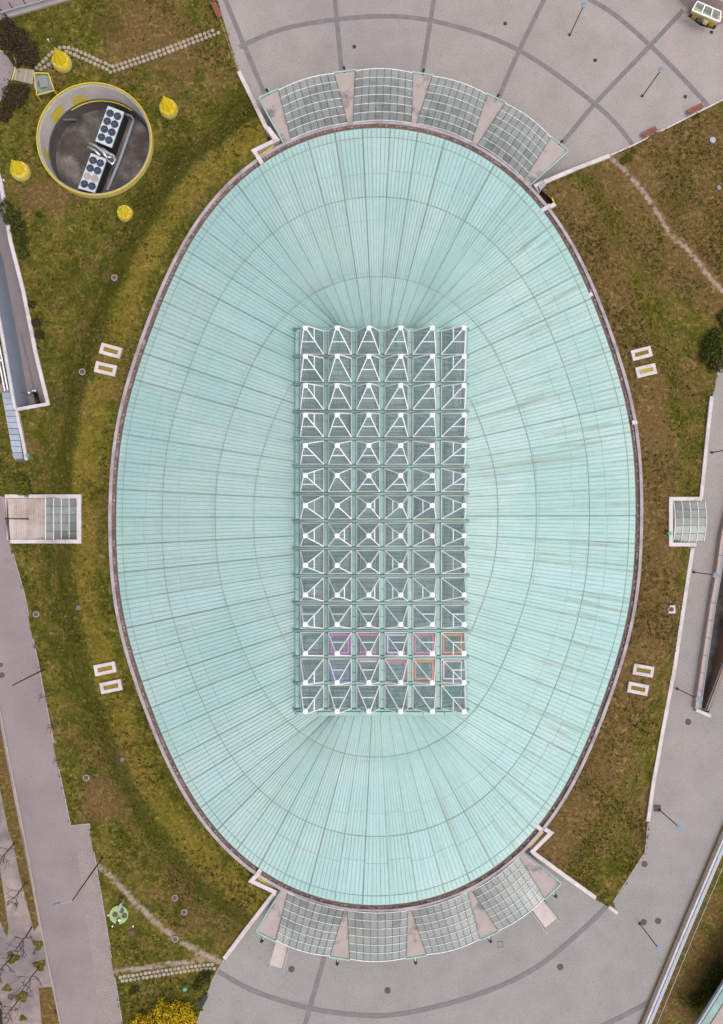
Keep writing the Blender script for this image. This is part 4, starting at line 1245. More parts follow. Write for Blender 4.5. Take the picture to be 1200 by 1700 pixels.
fr.bar(aw[0] + Vector((0, 0, .05)), aw[1] + Vector((0, 0, .05)), 0.10, .1); fr.bar(aw[3] + Vector((0, 0, .05)), aw[2] + Vector((0, 0, .05)), 0.13, .12)
part("awning_frame", fr, "white_metal", t)
bay = [P(x, y, 0).to_2d() for x, y in [(1143, 25), (1154, 10), (1200, 26), (1186, 46), (1163, 40)]]
part("yellow_bay", MB().prism(bay, 0, 1.0), "pale_yellow", t)
part("bay_floor", MB().prism([P(x, y, 1.0).to_2d() for x, y in [(1152, 10), (1162, 2), (1196, 17), (1190, 32)]], 1.005, 1.03), "pit_wall_dark", t)
part("bay_sill", MB().prism([b + Vector((-0.02, -0.18)) for b in bay], 0, 0.35), "black", t)
for k in range(4):
    p = aw[0].lerp(aw[1], .12 + .25 * k); part("shelf", MB().box((p.x + .1, p.y - .45, 1.13), (0.5, 0.35, .25), -0.4), rnd.choice(("mustard", "pit_wall_dark", "pale_yellow")), t)

# ================================================================== LEFT HAND SIDE
# chiller pit
t = thing("chiller_pit", (pit_c.x, pit_c.y, -3.2), "round sunken pit with yellow rimmed wall holding the cooling machines", "pit")
prof_n = 64
rim = MB()
def ring_strip(mb, r0, z0, r1, z1, n=64):
    a = [Vector((pit_c.x + r0 * math.cos(2 * math.pi * k / n), pit_c.y + r0 * math.sin(2 * math.pi * k / n), z0)) for k in range(n + 1)]
    b = [Vector((pit_c.x + r1 * math.cos(2 * math.pi * k / n), pit_c.y + r1 * math.sin(2 * math.pi * k / n), z1)) for k in range(n + 1)]
    mb.strip([a, b])
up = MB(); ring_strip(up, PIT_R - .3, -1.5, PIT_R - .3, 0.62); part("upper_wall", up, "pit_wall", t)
rm = MB(); ring_strip(rm, PIT_R - .3, 0.62, PIT_R - .02, 0.62); ring_strip(rm, PIT_R - .02, 0.62, PIT_R, 0.0); part("rim", rm, "pale_yellow", t)
yr = MB(); ring_strip(yr, PIT_R - .28, 0.66, PIT_R - .12, 0.70); ring_strip(yr, PIT_R - .12, 0.70, PIT_R - .04, 0.63); part("rim_rail", yr, "manhole_ring", t)
yl = MB(); yl.tube([Vector((pit_c.x + (PIT_R - .05) * math.cos(2 * math.pi * k / 64), pit_c.y + (PIT_R - .05) * math.sin(2 * math.pi * k / 64), 0.78)) for k in range(65)], 0.065, 6); part("yellow_handrail", yl, "yellow_plain", t)
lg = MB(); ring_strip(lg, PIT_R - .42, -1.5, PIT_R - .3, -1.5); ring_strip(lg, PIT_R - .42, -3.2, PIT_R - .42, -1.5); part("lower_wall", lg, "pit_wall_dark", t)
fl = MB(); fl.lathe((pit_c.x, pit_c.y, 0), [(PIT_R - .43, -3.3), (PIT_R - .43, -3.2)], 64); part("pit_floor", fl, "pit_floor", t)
def arc_panel(a0, a1, z0, z1, r, n=8):
    A = [math.radians(a0 + (a1 - a0) * k / n) for k in range(n + 1)]
    return MB().strip([[Vector((pit_c.x + r * math.cos(a), pit_c.y + r * math.sin(a), z1)) for a in A], [Vector((pit_c.x + r * math.cos(a), pit_c.y + r * math.sin(a), z0)) for a in A]])
for a0, a1, z0, z1 in ((105, 121, -1.45, -.45), (134, 142.6, -1.48, -.1), (143.0, 151, -1.48, -.1), (184, 193, -1.48, -.3)):
    part("wall_panel", arc_panel(a0, a1, z0, z1, PIT_R - .33), "yellow", t)
hr = MB(); hr.tube([Vector((pit_c.x + (PIT_R - .5) * math.cos(math.radians(a)), pit_c.y + (PIT_R - .5) * math.sin(math.radians(a)), -1.62)) for a in range(55, 128, 3)], 0.05, 6); part("ledge_rail", hr, "yellow_plain", t)
st = MB()
for k in range(7):
    a = math.radians(129 + k * 1.9); st.box((pit_c.x + (PIT_R - .66) * math.cos(a), pit_c.y + (PIT_R - .66) * math.sin(a), -2.9 + .2 * k), (0.34, 0.14, 0.06), a)
part("steps", st, "dark_line", t)

def chiller(q, ztop, label, nrow, skip=()):
    a, b, c, d = [P(x, y, ztop) for x, y in q]        # top corners: far-left, far-right, near-right, near-left
    z0 = -3.2
    cen = (a + b + c + d) / 4
    t = thing("chiller_unit", (cen.x, cen.y, z0), label, "chiller", "cooling machines in the pit")
    dn = lambda p, z: Vector((p.x, p.y, z))
    part("casing", MB().hexa([dn(p, z0 + .35) for p in (d, c, b, a)], [dn(p, ztop - .16) for p in (d, c, b, a)]), "black", t)
    part("top_deck", MB().hexa([dn(p, ztop - .158) for p in (d, c, b, a)], [d, c, b, a]), "chiller", t)
    part("base_frame", MB().hexa([dn(p, z0) for p in (d, c, b, a)], [dn(p, z0 + .348) for p in (d, c, b, a)]), "rust_wall", t)
    for i in range(nrow):
        for j in range(2):
            u = 0.27 + 0.46 * j; v = (0.17 + 0.225 * i) if nrow == 4 else 0
            p = a.lerp(b, u).lerp(d.lerp(c, u), v)
            if (i, j) in skip:
                part("blank_cover", MB().lathe((p.x, p.y, ztop), [(0.40, 0.0), (0.40, .05), (.36, .07)], 16), "concrete", t); continue
            f = part("fan", MB().lathe((p.x, p.y, ztop), [(0.41, 0.0), (0.41, .07), (.37, .08)], 18), "fan", t)
            sp = MB()
            for k in range(5):
                an = k * 2 * math.pi / 5
                e = Vector((math.cos(an), math.sin(an), 0)); s_ = Vector((-e.y, e.x, 0))
                sp.add([p + e * .06 + Vector((0, 0, .10)), p + e * .33 + s_ * .05 + Vector((0, 0, .10)), p + e * .33 - s_ * .03 + Vector((0, 0, .12))], [(0, 1, 2)])
            sp.lathe((p.x, p.y, ztop), [(0.08, .08), (.08, .13)], 8)
            part("blades", sp, "dark_line", f)
    return t
chiller([(179, 175.5), (206, 186), (185, 245), (158, 234)], -1.3, "upper white cooling unit with eight dark fans in the pit", 4)
chiller([(151, 254), (177, 264), (157, 320), (129.5, 312.5)], -1.3, "lower white cooling unit with two blanked fans in the pit", 4, skip=((2, 0), (2, 1)))
pp = thing("cooling_pipes", tuple(P(168, 250, -3.2)), "silver pipe bundle between the two cooling units in the pit", "pipes")
for pts in ([(147, 237), (160, 243), (170, 252), (178, 262)], [(146, 244), (158, 250), (166, 258)], [(165, 245), (175, 252), (188, 258), (191, 266), (187, 273), (178, 266)], [(171, 247), (182, 256), (185, 262), (175, 260)]):
    part("pipe", MB().tube([P(x, y, -1.05) for x, y in pts], 0.13, 8), "silver", pp, smooth=True)
bpipe = MB().tube([P(208, 190, -2.75), P(218, 193, -2.75), P(222, 200, -2.75), P(200, 262, -2.75), P(178, 316, -2.75)], 0.16, 8)
solid("cold_pipe", bpipe, "blue_metal", "blue grey pipe running beside the cooling units on the pit floor", "pipe", smooth=True)

# yellow hoods on the lawn
def hood(base, tip, rb, label, h):
    c = PL(*base); top = P(*tip, c.z + h)
    t = thing("ventilation_hood", tuple(c), label, "ventilation hood", "yellow ventilation hoods on the upper left lawn")
    part("collar", MB().lathe(c, [(rb * .97, 0), (rb, 0.35), (rb * .98, 0.42)], 32), "pale_yellow", t)
    part("drum", MB().lathe(c + Vector((0, 0, .42)), [(rb * .96, 0), (rb * .97, .10), (rb * .84, .42)], 32), "yellow", t)
    for zz, rr in ((.36, 1.0), (.60, .95)):
        part("band_seam", MB().lathe(c + Vector((0, 0, zz)), [(rb * rr * 1.01, 0), (rb * rr * 1.01, .025)], 32), "mustard", t)
    n = 16; mb = MB()
    z1 = c.z + .86; ring = []
    for k in range(n):
        a = 2 * math.pi * k / n; r_ = rb * (0.86 if k % 2 else 0.60)
        ring.append(Vector((c.x + r_ * math.cos(a), c.y + r_ * math.sin(a), z1 if k % 2 else z1 + .05)))
    # leaning pleated cap that draws to a blunt tip
    mid = [p.lerp(Vector((top.x, top.y, p.z)), .45) + Vector((0, 0, (h - .86) * .5)) for p in ring]
    tipr = [top + Vector((0.05 * math.cos(2 * math.pi * k / n), 0.05 * math.sin(2 * math.pi * k / n), 0)) for k in range(n)]
    mb.strip([ring + [ring[0]], mid + [mid[0]], tipr + [tipr[0]]]); mb.add(tipr, [tuple(range(n))])
    part("pleated_cap", mb, "yellow_plain", t)
    part("tip", MB().tube([top - Vector((0, 0, .1)), top + Vector((0, 0, .12))], 0.07, 8), "pale_yellow", t)
hood((104.5, 107), (91.5, 81), M(15.5), "tallest yellow teardrop hood beside the stepping stone path", 2.5)
hood((281, 184), (272, 161), M(15), "yellow teardrop hood to the right of the round pit", 2.3)
hood((36, 287), (20, 267), M(15.5), "yellow teardrop hood to the left of the round pit", 2.4)
hood((210, 357.5), (204, 346), M(13), "smallest yellow hood just below the round pit", 1.7)
# open hatch with yellow frame, its steps and the paved corner
t = thing("stair_hatch", tuple(P(72, 140, 0)), "open round hatch with square yellow frame at the end of the steps", "hatch")
hc = P(72, 141, 0.3)
part("rim", MB().lathe((hc.x, hc.y, 0), [(0.98, 0), (0.98, .45), (.9, .5)], 28), "concrete", t)
part("well", MB().lathe((hc.x, hc.y, 0), [(.55, .49), (.55, .52)], 24), "dark_glass", t)
q = [P(57, 121, 1.3), P(80, 122, 1.3), P(90, 150, 1.3), P(61, 158, 1.3)]
mb = MB()
for i in range(4): mb.bar(q[i], q[(i + 1) % 4], 0.09, 0.09); mb.bar(Vector((q[i].x, q[i].y, 0)), q[i], 0.08)
part("yellow_frame", mb, "yellow", t)
part("lid_panel", MB().slab([p.lerp(sum(q, Vector()) / 4, .1) + Vector((0, 0, -.06)) for p in q], 0.02), "awning_glass", t)
part("inner_plate", MB().slab([P(64, 126, .9), P(78, 126, .9), P(79, 143, .9), P(67, 145, .9)], 0.06), "plank", t)
steps = thing("garden_steps", tuple(P(40, 125, 0)), "short flight of pale steps leading to the yellow framed hatch", "steps")
for k in range(9):
    a0, a1 = 24 + k * 3.9, 24 + (k + 1) * 3.9 - .35
    part("step", MB().slab([P(a0 - 2, 112 + .5 * k, .12 + .03 * k), P(a1 - 2, 112 + .5 * k, .12 + .03 * k), P(a1 - 5, 132 + .9 * k, .12 + .03 * k), P(a0 - 5, 132 + .9 * k, .12 + .03 * k)], 0.15), "stone", steps)
flat("paved_corner", [(-100, 80), (0, 85), (14, 86), (22, 92), (25, 104), (22, 122), (14, 145), (2, 170), (-30, 200), (-100, 230)], 0.16, "road", kind="structure")
solid("kerb", wall_mb([P(x, y, 0.24) for x, y in [(-60, 82), (0, 84), (14, 85), (22.5, 91.5), (26, 104), (22.5, 123), (14.5, 146), (2, 171)]], 0.12, 0), "pale_yellow", "curved yellowish kerb round the paved corner on the upper left", "kerb")
solid("kerb", wall_mb([P(x, y, 0.35) for x, y in [(-60, 50), (0, 29), (40, 17.5), (98, .5), (250, -45)]], 0.36, 0), "concrete", "pale kerb wall under the guard rail at the upper left corner", "kerb")
gr = [P(x, y, 1.0) for x, y in [(-60, 42), (0, 22), (40, 11), (98, -6), (250, -52)]]
r_ = MB().bar(gr[0], gr[1], .10, .25)
for a, b in zip(gr[1:-1], gr[2:]): r_.bar(a, b, .10, .25)
t = thing("guard_rail", tuple(P(40, 11, 0)), "metal guard rail along the road at the upper left corner", "guard rail")
part("beam", r_, "blue_metal", t)
for x, y in [(4, 21), (22, 16), (44, 10), (66, 4), (90, -4), (130, -16)]:
    p = P(x, y, 0); part("post", MB().tube([p, p + Vector((0, 0, 1))], .05, 6), "dark_pole", t)

# stepping stones
def resample(pts, step):
    p = [np.array(q, float) for q in pts]; out = []; carry = 0.0
    for a, b in zip(p[:-1], p[1:]):
        L = np.hypot(*(b - a)); d = carry
        while d < L: out.append(a + (b - a) * d / L); d += step
        carry = d - L
    return out
stone_me = {}
def stones(name, lines, step, r, n):
    root = bpy.data.objects.new(name, None); COL.objects.link(root); root["kind"] = "structure"
    c0 = PL(*lines[0][0]); root.location = c0; ROOT[root.name] = tuple(c0)
    me = _mesh("stone", [], [], "stone")
    mb = MB().lathe((0, 0, 0), [(r, -0.1), (r, .02), (r * .9, .05)], n)
    me = _mesh("stone", mb.v, mb.f, "stone")
    for ln in lines:
        for q in resample(ln, step):
            p = PL(q[0] + rnd.uniform(-.3, .3), q[1] + rnd.uniform(-.3, .3))
            o = bpy.data.objects.new("stone", me); COL.objects.link(o); o.parent = root
            o.location = p - c0 + Vector((0, 0, rnd.uniform(.02, .05))); o.rotation_euler = (rnd.uniform(-.03, .03), rnd.uniform(-.03, .03), rnd.uniform(0, 6))
            s_ = rnd.uniform(.93, 1.06); o.scale = (s_, s_, 1)
stones("stepping_stone_path", [[(61, 113.5), (79, 95), (86, 88), (99.9, 79.8), (109, 78.7), (124, 82.4), (178, 107), (184.5, 112), (191, 110), (270, 83.5), (358, 49)],
                               [(68.7, 115.6), (84, 105.5), (108.7, 85.7), (118, 89), (159, 107), (176.5, 114.5), (182.4, 120), (190, 118), (269, 91), (363, 55)]], 7.35, 0.205, 12)
stones("stepping_stone_path", [[(200, 1622), (247, 1614.5), (300, 1606.5), (341, 1601), (357, 1601)], [(203, 1628), (236, 1623), (297, 1613.5), (330, 1609), (360, 1607)]], 7.0, 0.215, 6)

# sunken ramp on the left with scooter, stairs strip
t = thing("sunken_ramp", tuple(P(50, 640, 0)), "sunken driveway with sky-tinted inner wall on the left edge", "ramp")
DZ = -2.9
def gz(x, y, z): p = P(x, y, 0); return Vector((p.x, p.y, z))
part("ramp_floor", MB().prism([P(x, y, 0).to_2d() for x, y in [(-112, -42), (-28, 190), (4, 300), (21, 400), (42, 482), (63, 587), (84, 674), (24, 683), (3, 560), (-24, 420), (-112, 110)]], DZ - .1, DZ), "ramp_floor", t)
part("right_wall", wall_mb([P(x, y, 0.32) for x, y in [(-34, 190), (0, 299), (17, 400), (38, 482), (59, 587), (79, 669)]], 0.38, DZ), "wall_top", t)
part("end_wall", wall_mb([P(x, y, 0.33) for x, y in [(82, 670), (25, 680)]], 0.34, DZ), "wall_top", t)
part("left_wall", wall_mb([P(x, y, 0.40) for x, y in [(24.5, 679), (5, 566), (-22, 420), (-112, 110)]], 0.42, DZ), "sky_tinted_wall", t)
part("left_coping", wall_mb([P(x, y, 0.46) for x, y in [(24.5, 679), (5, 566), (-22, 420), (-112, 110)]], 0.26, 0.405), "wall_top", t)
part("floor_gutter", MB().bar(gz(44, 672, DZ + .03), gz(14, 540, DZ + .03), 0.22, 0.06), "band", t)
part("wall_rail", MB().tube([gz(28, 648, -.8), gz(46, 655, -2.0)], .04, 6), "dark_pole", t)
stp = thing("stair_strip", tuple(P(25, 710, 0)), "narrow flight of blue grey metal steps beside the sunken driveway", "steps")
for k in range(11):
    f0, f1 = k / 11, (k + 1) / 11 - .008
    A, B, C_, D = (P(3, 652, 0), P(23, 652, 0), P(42, 763, 0), P(27, 763, 0))
    z = 0.10 + 0.05 * k
    part("step", MB().slab([Vector((*A.lerp(D, f0).xy, z)), Vector((*B.lerp(C_, f0).xy, z)), Vector((*B.lerp(C_, f1).xy, z)), Vector((*A.lerp(D, f1).xy, z))], .3), "blue_metal", stp)
part("side_wall", wall_mb([P(x, y, 0.45) for x, y in [(27, 683), (36, 725), (43.5, 764)]], 0.30, -1.2), "wall_top", stp)
part("outer_wall", wall_mb([P(x, y, 0.08) for x, y in [(3, 650), (26, 766)]], 0.12, -1.2), "wall_top", stp)
part("end_wall", wall_mb([P(x, y, 0.62) for x, y in [(26, 766), (44, 766)]], 0.12, 0), "pit_wall_dark", stp)
esc = thing("handrails", tuple(P(5, 610, 0)), "pair of pale handrails at the very left beside the sunken driveway", "handrail")
for a, b in (((-4, 560), (13, 648)), ((-10, 560), (8, 649)), ((-16, 575), (2, 600))):
    part("rail", MB().bar(P(*a, 0.9), P(*b, 0.5), .11, .08), "white_metal", esc)
    for k in (.1, .5, .9):
        p = P(*a, .9).lerp(P(*b, .5), k); part("post", MB().bar(Vector((p.x, p.y, -.6)), p, .06), "dark_pole", esc)
flat("stair_pit", [(-60, 480), (-6, 560), (14, 650), (2, 652), (-60, 652)], 0.14, "dust", kind="structure")
# scooter on the ramp floor
sc_ = P(57, 658, DZ + 1.0); sa = P(60, 668, DZ + 0.9); sb = P(52, 646, DZ + 0.9)
d = (sb - sa); d.z = 0; d.normalize(); s_ = Vector((-d.y, d.x, 0))
t = thing("motor_scooter", (sc_.x, sc_.y, DZ), "black motor scooter parked against the end wall of the sunken driveway", "scooter")
def SP(f, l, z): return Vector((sc_.x, sc_.y, DZ)) + d * f + s_ * l + Vector((0, 0, z))
for f in (-.62, .66):
    w = part("wheel", MB().tube([SP(f, -.07, .27), SP(f, .07, .27)], .27, 18), "tyre", t)
    part("rim", MB().tube([SP(f, -.075, .27), SP(f, .075, .27)], .15, 14), "silver", w)
part("body", MB().tube([SP(-.9, 0, .55), SP(-.55, 0, .62), SP(-.1, 0, .5), SP(.15, 0, .34)], .24, 10, r1=.2), "car_paint", t, smooth=True)
part("seat", MB().tube([SP(-.85, 0, .80), SP(-.4, 0, .82), SP(0, 0, .76)], .19, 10, r1=.14), "black", t, smooth=True)
part("front_shield", MB().tube([SP(.35, 0, .3), SP(.5, 0, .7), SP(.45, 0, 1.0)], .26, 10, r1=.15), "car_paint", t, smooth=True)
part("handlebar", MB().tube([SP(.33, -.36, 1.02), SP(.45, 0, 1.05), SP(.33, .36, 1.02)], .035, 6), "dark_pole", t)
for l in (-.34, .34): part("mirror", MB().lathe(SP(.5, l, 1.18), [(.09, 0), (.11, .05), (.05, .08)], 10), "white_metal", t)
part("headlight", MB().lathe(SP(.62, 0, .86), [(.1, 0), (.12, .08), (.04, .14)], 10), "white_metal", t)

# ================================================================== STREET FURNITURE
# disc lamps
lamp0 = None
LAMPS = [((970, 7), "disc lamp post on the plaza at the top edge"), ((1098, 115), "disc lamp post on the plaza between the two upper paving arcs"),
         ((1189, 955), "disc lamp post beside the right wall below the small glass entrance"), ((1160, 1161), "disc lamp post next to the sunken ramp end at right"),
         ((1129, 1375), "disc lamp post rising from a square drain on the right"), ((1094, 1576), "disc lamp post beside two dark manholes at lower right"),
         ((1221, 744), "lamp post whose pole leans out of the right edge")]
for (x, y), lab in LAMPS:
    hgt = 4.5
    p = P(x, y, hgt)
    if lamp0 is None:
        lamp0 = thing("disc_lamp", (p.x, p.y, 0), lab, "lamp post", "disc lamp posts on the plaza and paths")
        part("pole", MB().tube([(p.x, p.y, .02), (p.x, p.y, hgt - .2)], 0.055, 8), "dark_pole", lamp0)
        part("foot", MB().lathe((p.x, p.y, 0), [(.14, 0), (.14, .12), (.08, .2)], 10), "dark_pole", lamp0)
        part("disc", MB().lathe((p.x, p.y, hgt - .12), [(.10, -.12), (.30, 0), (.31, .05), (.05, .12)], 20), "lamp_disc", lamp0)
    else:
        copy_tree(lamp0, loc=(p.x, p.y, 0), label=lab)
def mast(base, h, label, arm=None):
    p = P(*base, 0); t = thing("street_light", (p.x, p.y, 0), label, "street light")
    part("mast", MB().tube([(p.x, p.y, 0), (p.x, p.y, h)], .085, 8, r1=.05), "dark_pole", t)
    if arm:
        q = P(*arm, h + .1)
        part("arm", MB().tube([(p.x, p.y, h - .05), Vector((p.x, p.y, h)).lerp(q, .3) + Vector((0, 0, .12)), q], .025, 6), "pale_grey", t)
        d = (q - Vector((p.x, p.y, h))).normalized()
        part("lantern", MB().tube([q - d * .25, q, q + d * .3, q + d * .4], .13, 10, r1=.08), "lamp_disc", t, smooth=True)
    return t
b_ = P(120, 1495, 8.3); mast_base = b_
def px_of(v):
    c = Q.inverted() @ (Vector(v) - Vector((0, 0, H)))
    return (CX + c.x / -c.z * FPX, CY - c.y / -c.z * FPX)
mast(px_of((b_.x, b_.y, 0)), 8.3, "tall street light with curved arm leaning over the lower left road", arm=(95, 1501))
b_ = P(20, 1138, 7.2); mast(px_of((b_.x, b_.y, 0)), 7.2, "thin dark mast at the left lawn edge over the road")
b_ = P(8, 861, 5.3); t = mast(px_of((b_.x, b_.y, 0)), 5.3, "grey mast standing on the plank terrace of the left entrance")
part("crossarm", MB().bar((b_.x, b_.y - .3, 3.0), (b_.x, b_.y + .3, 3.0), .08), "pale_grey", t)

# framed vents on the banks
VENTS = [((184, 582.5), (1, .27), "upper of the pair of white framed vents on the upper left bank"), ((175.5, 612.5), (1, .23), "lower of the pair of white framed vents on the upper left bank"),
         ((174.5, 1110), (1, -.2), "upper of the pair of white framed vents on the lower left bank"), ((184.5, 1139.5), (1, -.2), "lower of the pair of white framed vents on the lower left bank"),
         ((1064.5, 587), (1, -.26), "upper of the pair of white framed vents on the upper right bank"), ((1072, 615.5), (1, -.24), "lower, bright yellow one of the vent pair on the upper right bank"),
         ((1067.5, 1113), (1, .18), "upper of the pair of white framed vents on the lower right bank"), ((1058.5, 1143), (1, .2), "lower of the pair of white framed vents on the lower right bank")]
for (x, y), d, lab in VENTS:
    p = PL(x, y, 0.15); v = Vector((d[0], -d[1], 0)).normalized(); s_ = Vector((-v.y, v.x, 0))
    t = thing("bank_vent", tuple(p), lab, "vent", "white framed vents on the lawn banks")
    L2, W2 = 1.08, 0.56
    o_ = [p + v * a * L2 + s_ * b * W2 for a, b in ((-1, -1), (1, -1), (1, 1), (-1, 1))]
    i_ = [p + v * a * (L2 - .33) + s_ * b * (W2 - .34) for a, b in ((-1, -1), (1, -1), (1, 1), (-1, 1))]
    for k in range(4):
        j = (k + 1) % 4
        part("frame_block", MB().hexa([q - Vector((0, 0, .5)) for q in (o_[k], o_[j], i_[j], i_[k])], [q + Vector((0, 0, .12)) for q in (o_[k], o_[j], i_[j], i_[k])]), "wall_top", t)
    part("grille", MB().hexa([q - Vector((0, 0, .3)) for q in i_], [q + Vector((0, 0, .02)) for q in i_]), "yellow" if "bright" in lab else "mustard", t)
    sl = MB()
    for k in range(9):
        a = -1 + 2 * (k + .5) / 9; c = p + v * a * (L2 - .36)
        sl.bar(c - s_ * (W2 - .36) + Vector((0, 0, .05)), c + s_ * (W2 - .36) + Vector((0, 0, .05)), .04, .05)
    part("grille_bars", sl, "mustard", t)
# covers
def cover(x, y, r, label, on_lawn, ring=True, square=False, m="manhole"):
    p = PL(x, y) if on_lawn else P(x, y, 0.016)
    t = thing("manhole", tuple(p), label, "manhole cover")
    if square and ring: part("surround", MB().box(p + Vector((0, 0, .02)), (r * 3.4, r * 3.4, .12), .02), "wall_top", t)
    elif ring and on_lawn: part("surround", MB().lathe(p, [(r * 1.42, -.3), (r * 1.42, .12), (r * 1.3, .15)], 24), "manhole_ring", t)
    z = .085 if square else .155 if on_lawn and ring else (.15 if on_lawn else 0.0)
    part("lid", MB().lathe(p + Vector((0, 0, z)), [(r, -.004), (r, .012), (r * .93, .02)], 24), m, t)
    lug = MB()
    for k in range(-2, 3): lug.box(p + Vector((0, r * .3 * k, z + .024)), (2 * math.sqrt(max(0.01, (r * .85) ** 2 - (r * .3 * k) ** 2)), .03, .012))
    part("ribs", lug, m, t)
for x, y, lab in [(190.5, 461.5, "concrete ringed manhole high on the left bank"), (137, 617.5, "concrete ringed manhole left of the upper left vents"), (60.5, 1019.5, "concrete ringed manhole below the left entrance"),
                  (143.5, 1290.5, "concrete ringed manhole on the lower left bank"), (290.5, 1489.5, "upper of the two neighbouring manholes above the worn path"),
                  (306, 1513.5, "lower of the two neighbouring manholes above the worn path"), (291, 1558, "concrete ringed manhole touching the worn path")]:
    cover(x, y, .24, lab, True)
cover(60.5, 1073, .26, "flat manhole at the left lawn edge by the road", True, ring=False)
cover(219.5, 1547.5, .30, "rusty flat manhole below the green round platform", True, ring=False)
cover(131, 1008.5, .24, "faint manhole on the lawn below the left entrance", True, ring=False, m="band")
cover(203.5, 1260.5, .24, "faint manhole on the lower left bank strip", True, ring=False, m="band")
cover(1182, 233.5, .33, "pale bluish round cover standing out in the upper right lawn", True, ring=False, m="pale_blue")
cover(1192.5, 312.5, .25, "grey manhole in the upper right lawn near the edge", True, ring=False, m="lamp_disc")
cover(1114, 1011.5, .25, "round manhole in a white square slab on the right lawn", True, square=True)
for x, y, lab in [(484, 1609, "reddish manhole beside the left ramp on the bottom plaza"), (643.5, 1644.5, "reddish manhole in the middle of the bottom plaza"), (930, 1605.5, "reddish manhole outside the bottom paving arc"),
                  (1070, 1434.5, "reddish manhole beside the bottom right lawn tip"), (1068.5, 1531, "left one of the two reddish manholes side by side at lower right"), (1092.5, 1529, "right one of the two reddish manholes side by side at lower right"),
                  (1142.5, 1198.5, "reddish manhole below the right sunken ramp"), (18, 1655, "reddish manhole on the dusty footpath at lower left")]:
    cover(x, y, .34, lab, False)
for x, y, lab in [(588, 77.5, "small square drain on the top plaza above the canopies"), (838.5, 39, "small square drain on the top plaza between two paving bands"), (988, 100, "small square drain on the plaza beside the upper right arc"),
                  (1137.5, 160.5, "small square drain near the red bench"), (1181, 53.5, "small square drain in front of the yellow bay")]:
    p = P(x, y, 0.016); an = rnd.uniform(-.3, .3)
    t = thing("drain", tuple(p), lab, "drain", "square drains on the top plaza")
    part("grate", MB().box(p, (.36, .36, .02), an), "drain", t)
    mb = MB()
    for k in range(4): mb.box(p + Matrix.Rotation(an, 3, 'Z') @ Vector((-.12 + .08 * k, 0, .016)), (.03, .30, .012), an)
    part("bars", mb, "dark_pole", t)
p = P(1091, 1341.5, .016); t = thing("tree_grate", tuple(p), "square framed drain grate at the foot of the right lamp post", "drain")
mb = MB()
for s1 in (1, .62):
    for a, b in (((-1, -1), (1, -1)), ((1, -1), (1, 1)), ((1, 1), (-1, 1)), ((-1, 1), (-1, -1))):
        mb.bar(p + Vector((a[0] * .33 * s1, a[1] * .33 * s1, .01)), p + Vector((b[0] * .33 * s1, b[1] * .33 * s1, .01)), .07, .03)
part("frame", mb, "drain", t); part("lid", MB().box(p + Vector((0, 0, .004)), (.36, .36, .02)), "play_dark", t)
p = P(830.5, 1568, .016); mb = MB()
for a, b in (((-1, -1), (1, -1)), ((1, -1), (1, 1)), ((1, 1), (-1, 1)), ((-1, 1), (-1, -1))): mb.bar(p + Vector((a[0] * .28, a[1] * .3, .0)), p + Vector((b[0] * .28, b[1] * .3, .0)), .05, .02)
solid("access_hatch", mb, "band", "thin square outline of a hatch on the bottom plaza below the canopies", "hatch")

# benches
def bench(c, a, b, L, label, m, back=True):
    p = P(*c, 0); v = (P(*b, 0) - P(*a, 0)); v.z = 0; v.normalize(); s_ = Vector((-v.y, v.x, 0))
    t = thing("bench", tuple(p), label, "bench")
    for k in range(4):
        o_ = s_ * (-.21 + .135 * k)
        part("seat_slat", MB().bar(p + o_ - v * L / 2 + Vector((0, 0, .45)), p + o_ + v * L / 2 + Vector((0, 0, .45)), .115, .04), m, t)
    if back:
        for k in range(2):
            o_ = -s_ * (.30 + .05 * k)
            part("back_slat", MB().bar(p + o_ - v * L / 2 + Vector((0, 0, .62 + .17 * k)), p + o_ + v * L / 2 + Vector((0, 0, .62 + .17 * k)), .05, .12), m, t)
    for sg in (-1, 1):
        c_ = p + v * sg * (L / 2 - .12)
        mb = MB().bar(c_ - s_ * .28 + Vector((0, 0, .40)), c_ + s_ * .26 + Vector((0, 0, .40)), .07, .06)
        for q in (-.25, .22): mb.bar(c_ + s_ * q, c_ + s_ * q + Vector((0, 0, .4)), .06)
        if back: mb.bar(c_ - s_ * .28 + Vector((0, 0, .40)), c_ - s_ * .34 + Vector((0, 0, .85)), .05)
        part("leg", mb, "pale_grey", t)
bench((1151, 184), (1140, 190), (1165, 177), 1.85, "reddish bench on the plaza edge, the nearer one to the right border", "bench_wood")
bench((1075, 222), (1062, 229), (1088, 215), 1.75, "reddish bench on the plaza edge left of its twin", "bench_wood")
bench((361, 21), (356, 9), (367, 33), 1.7, "reddish bench at the top edge beside the upper left lawn", "bench_wood")
bench((338.5, 1657), (343, 1648), (334, 1665), 1.25, "dark backless bench beside the yellow bush at the bottom", "black", back=False)
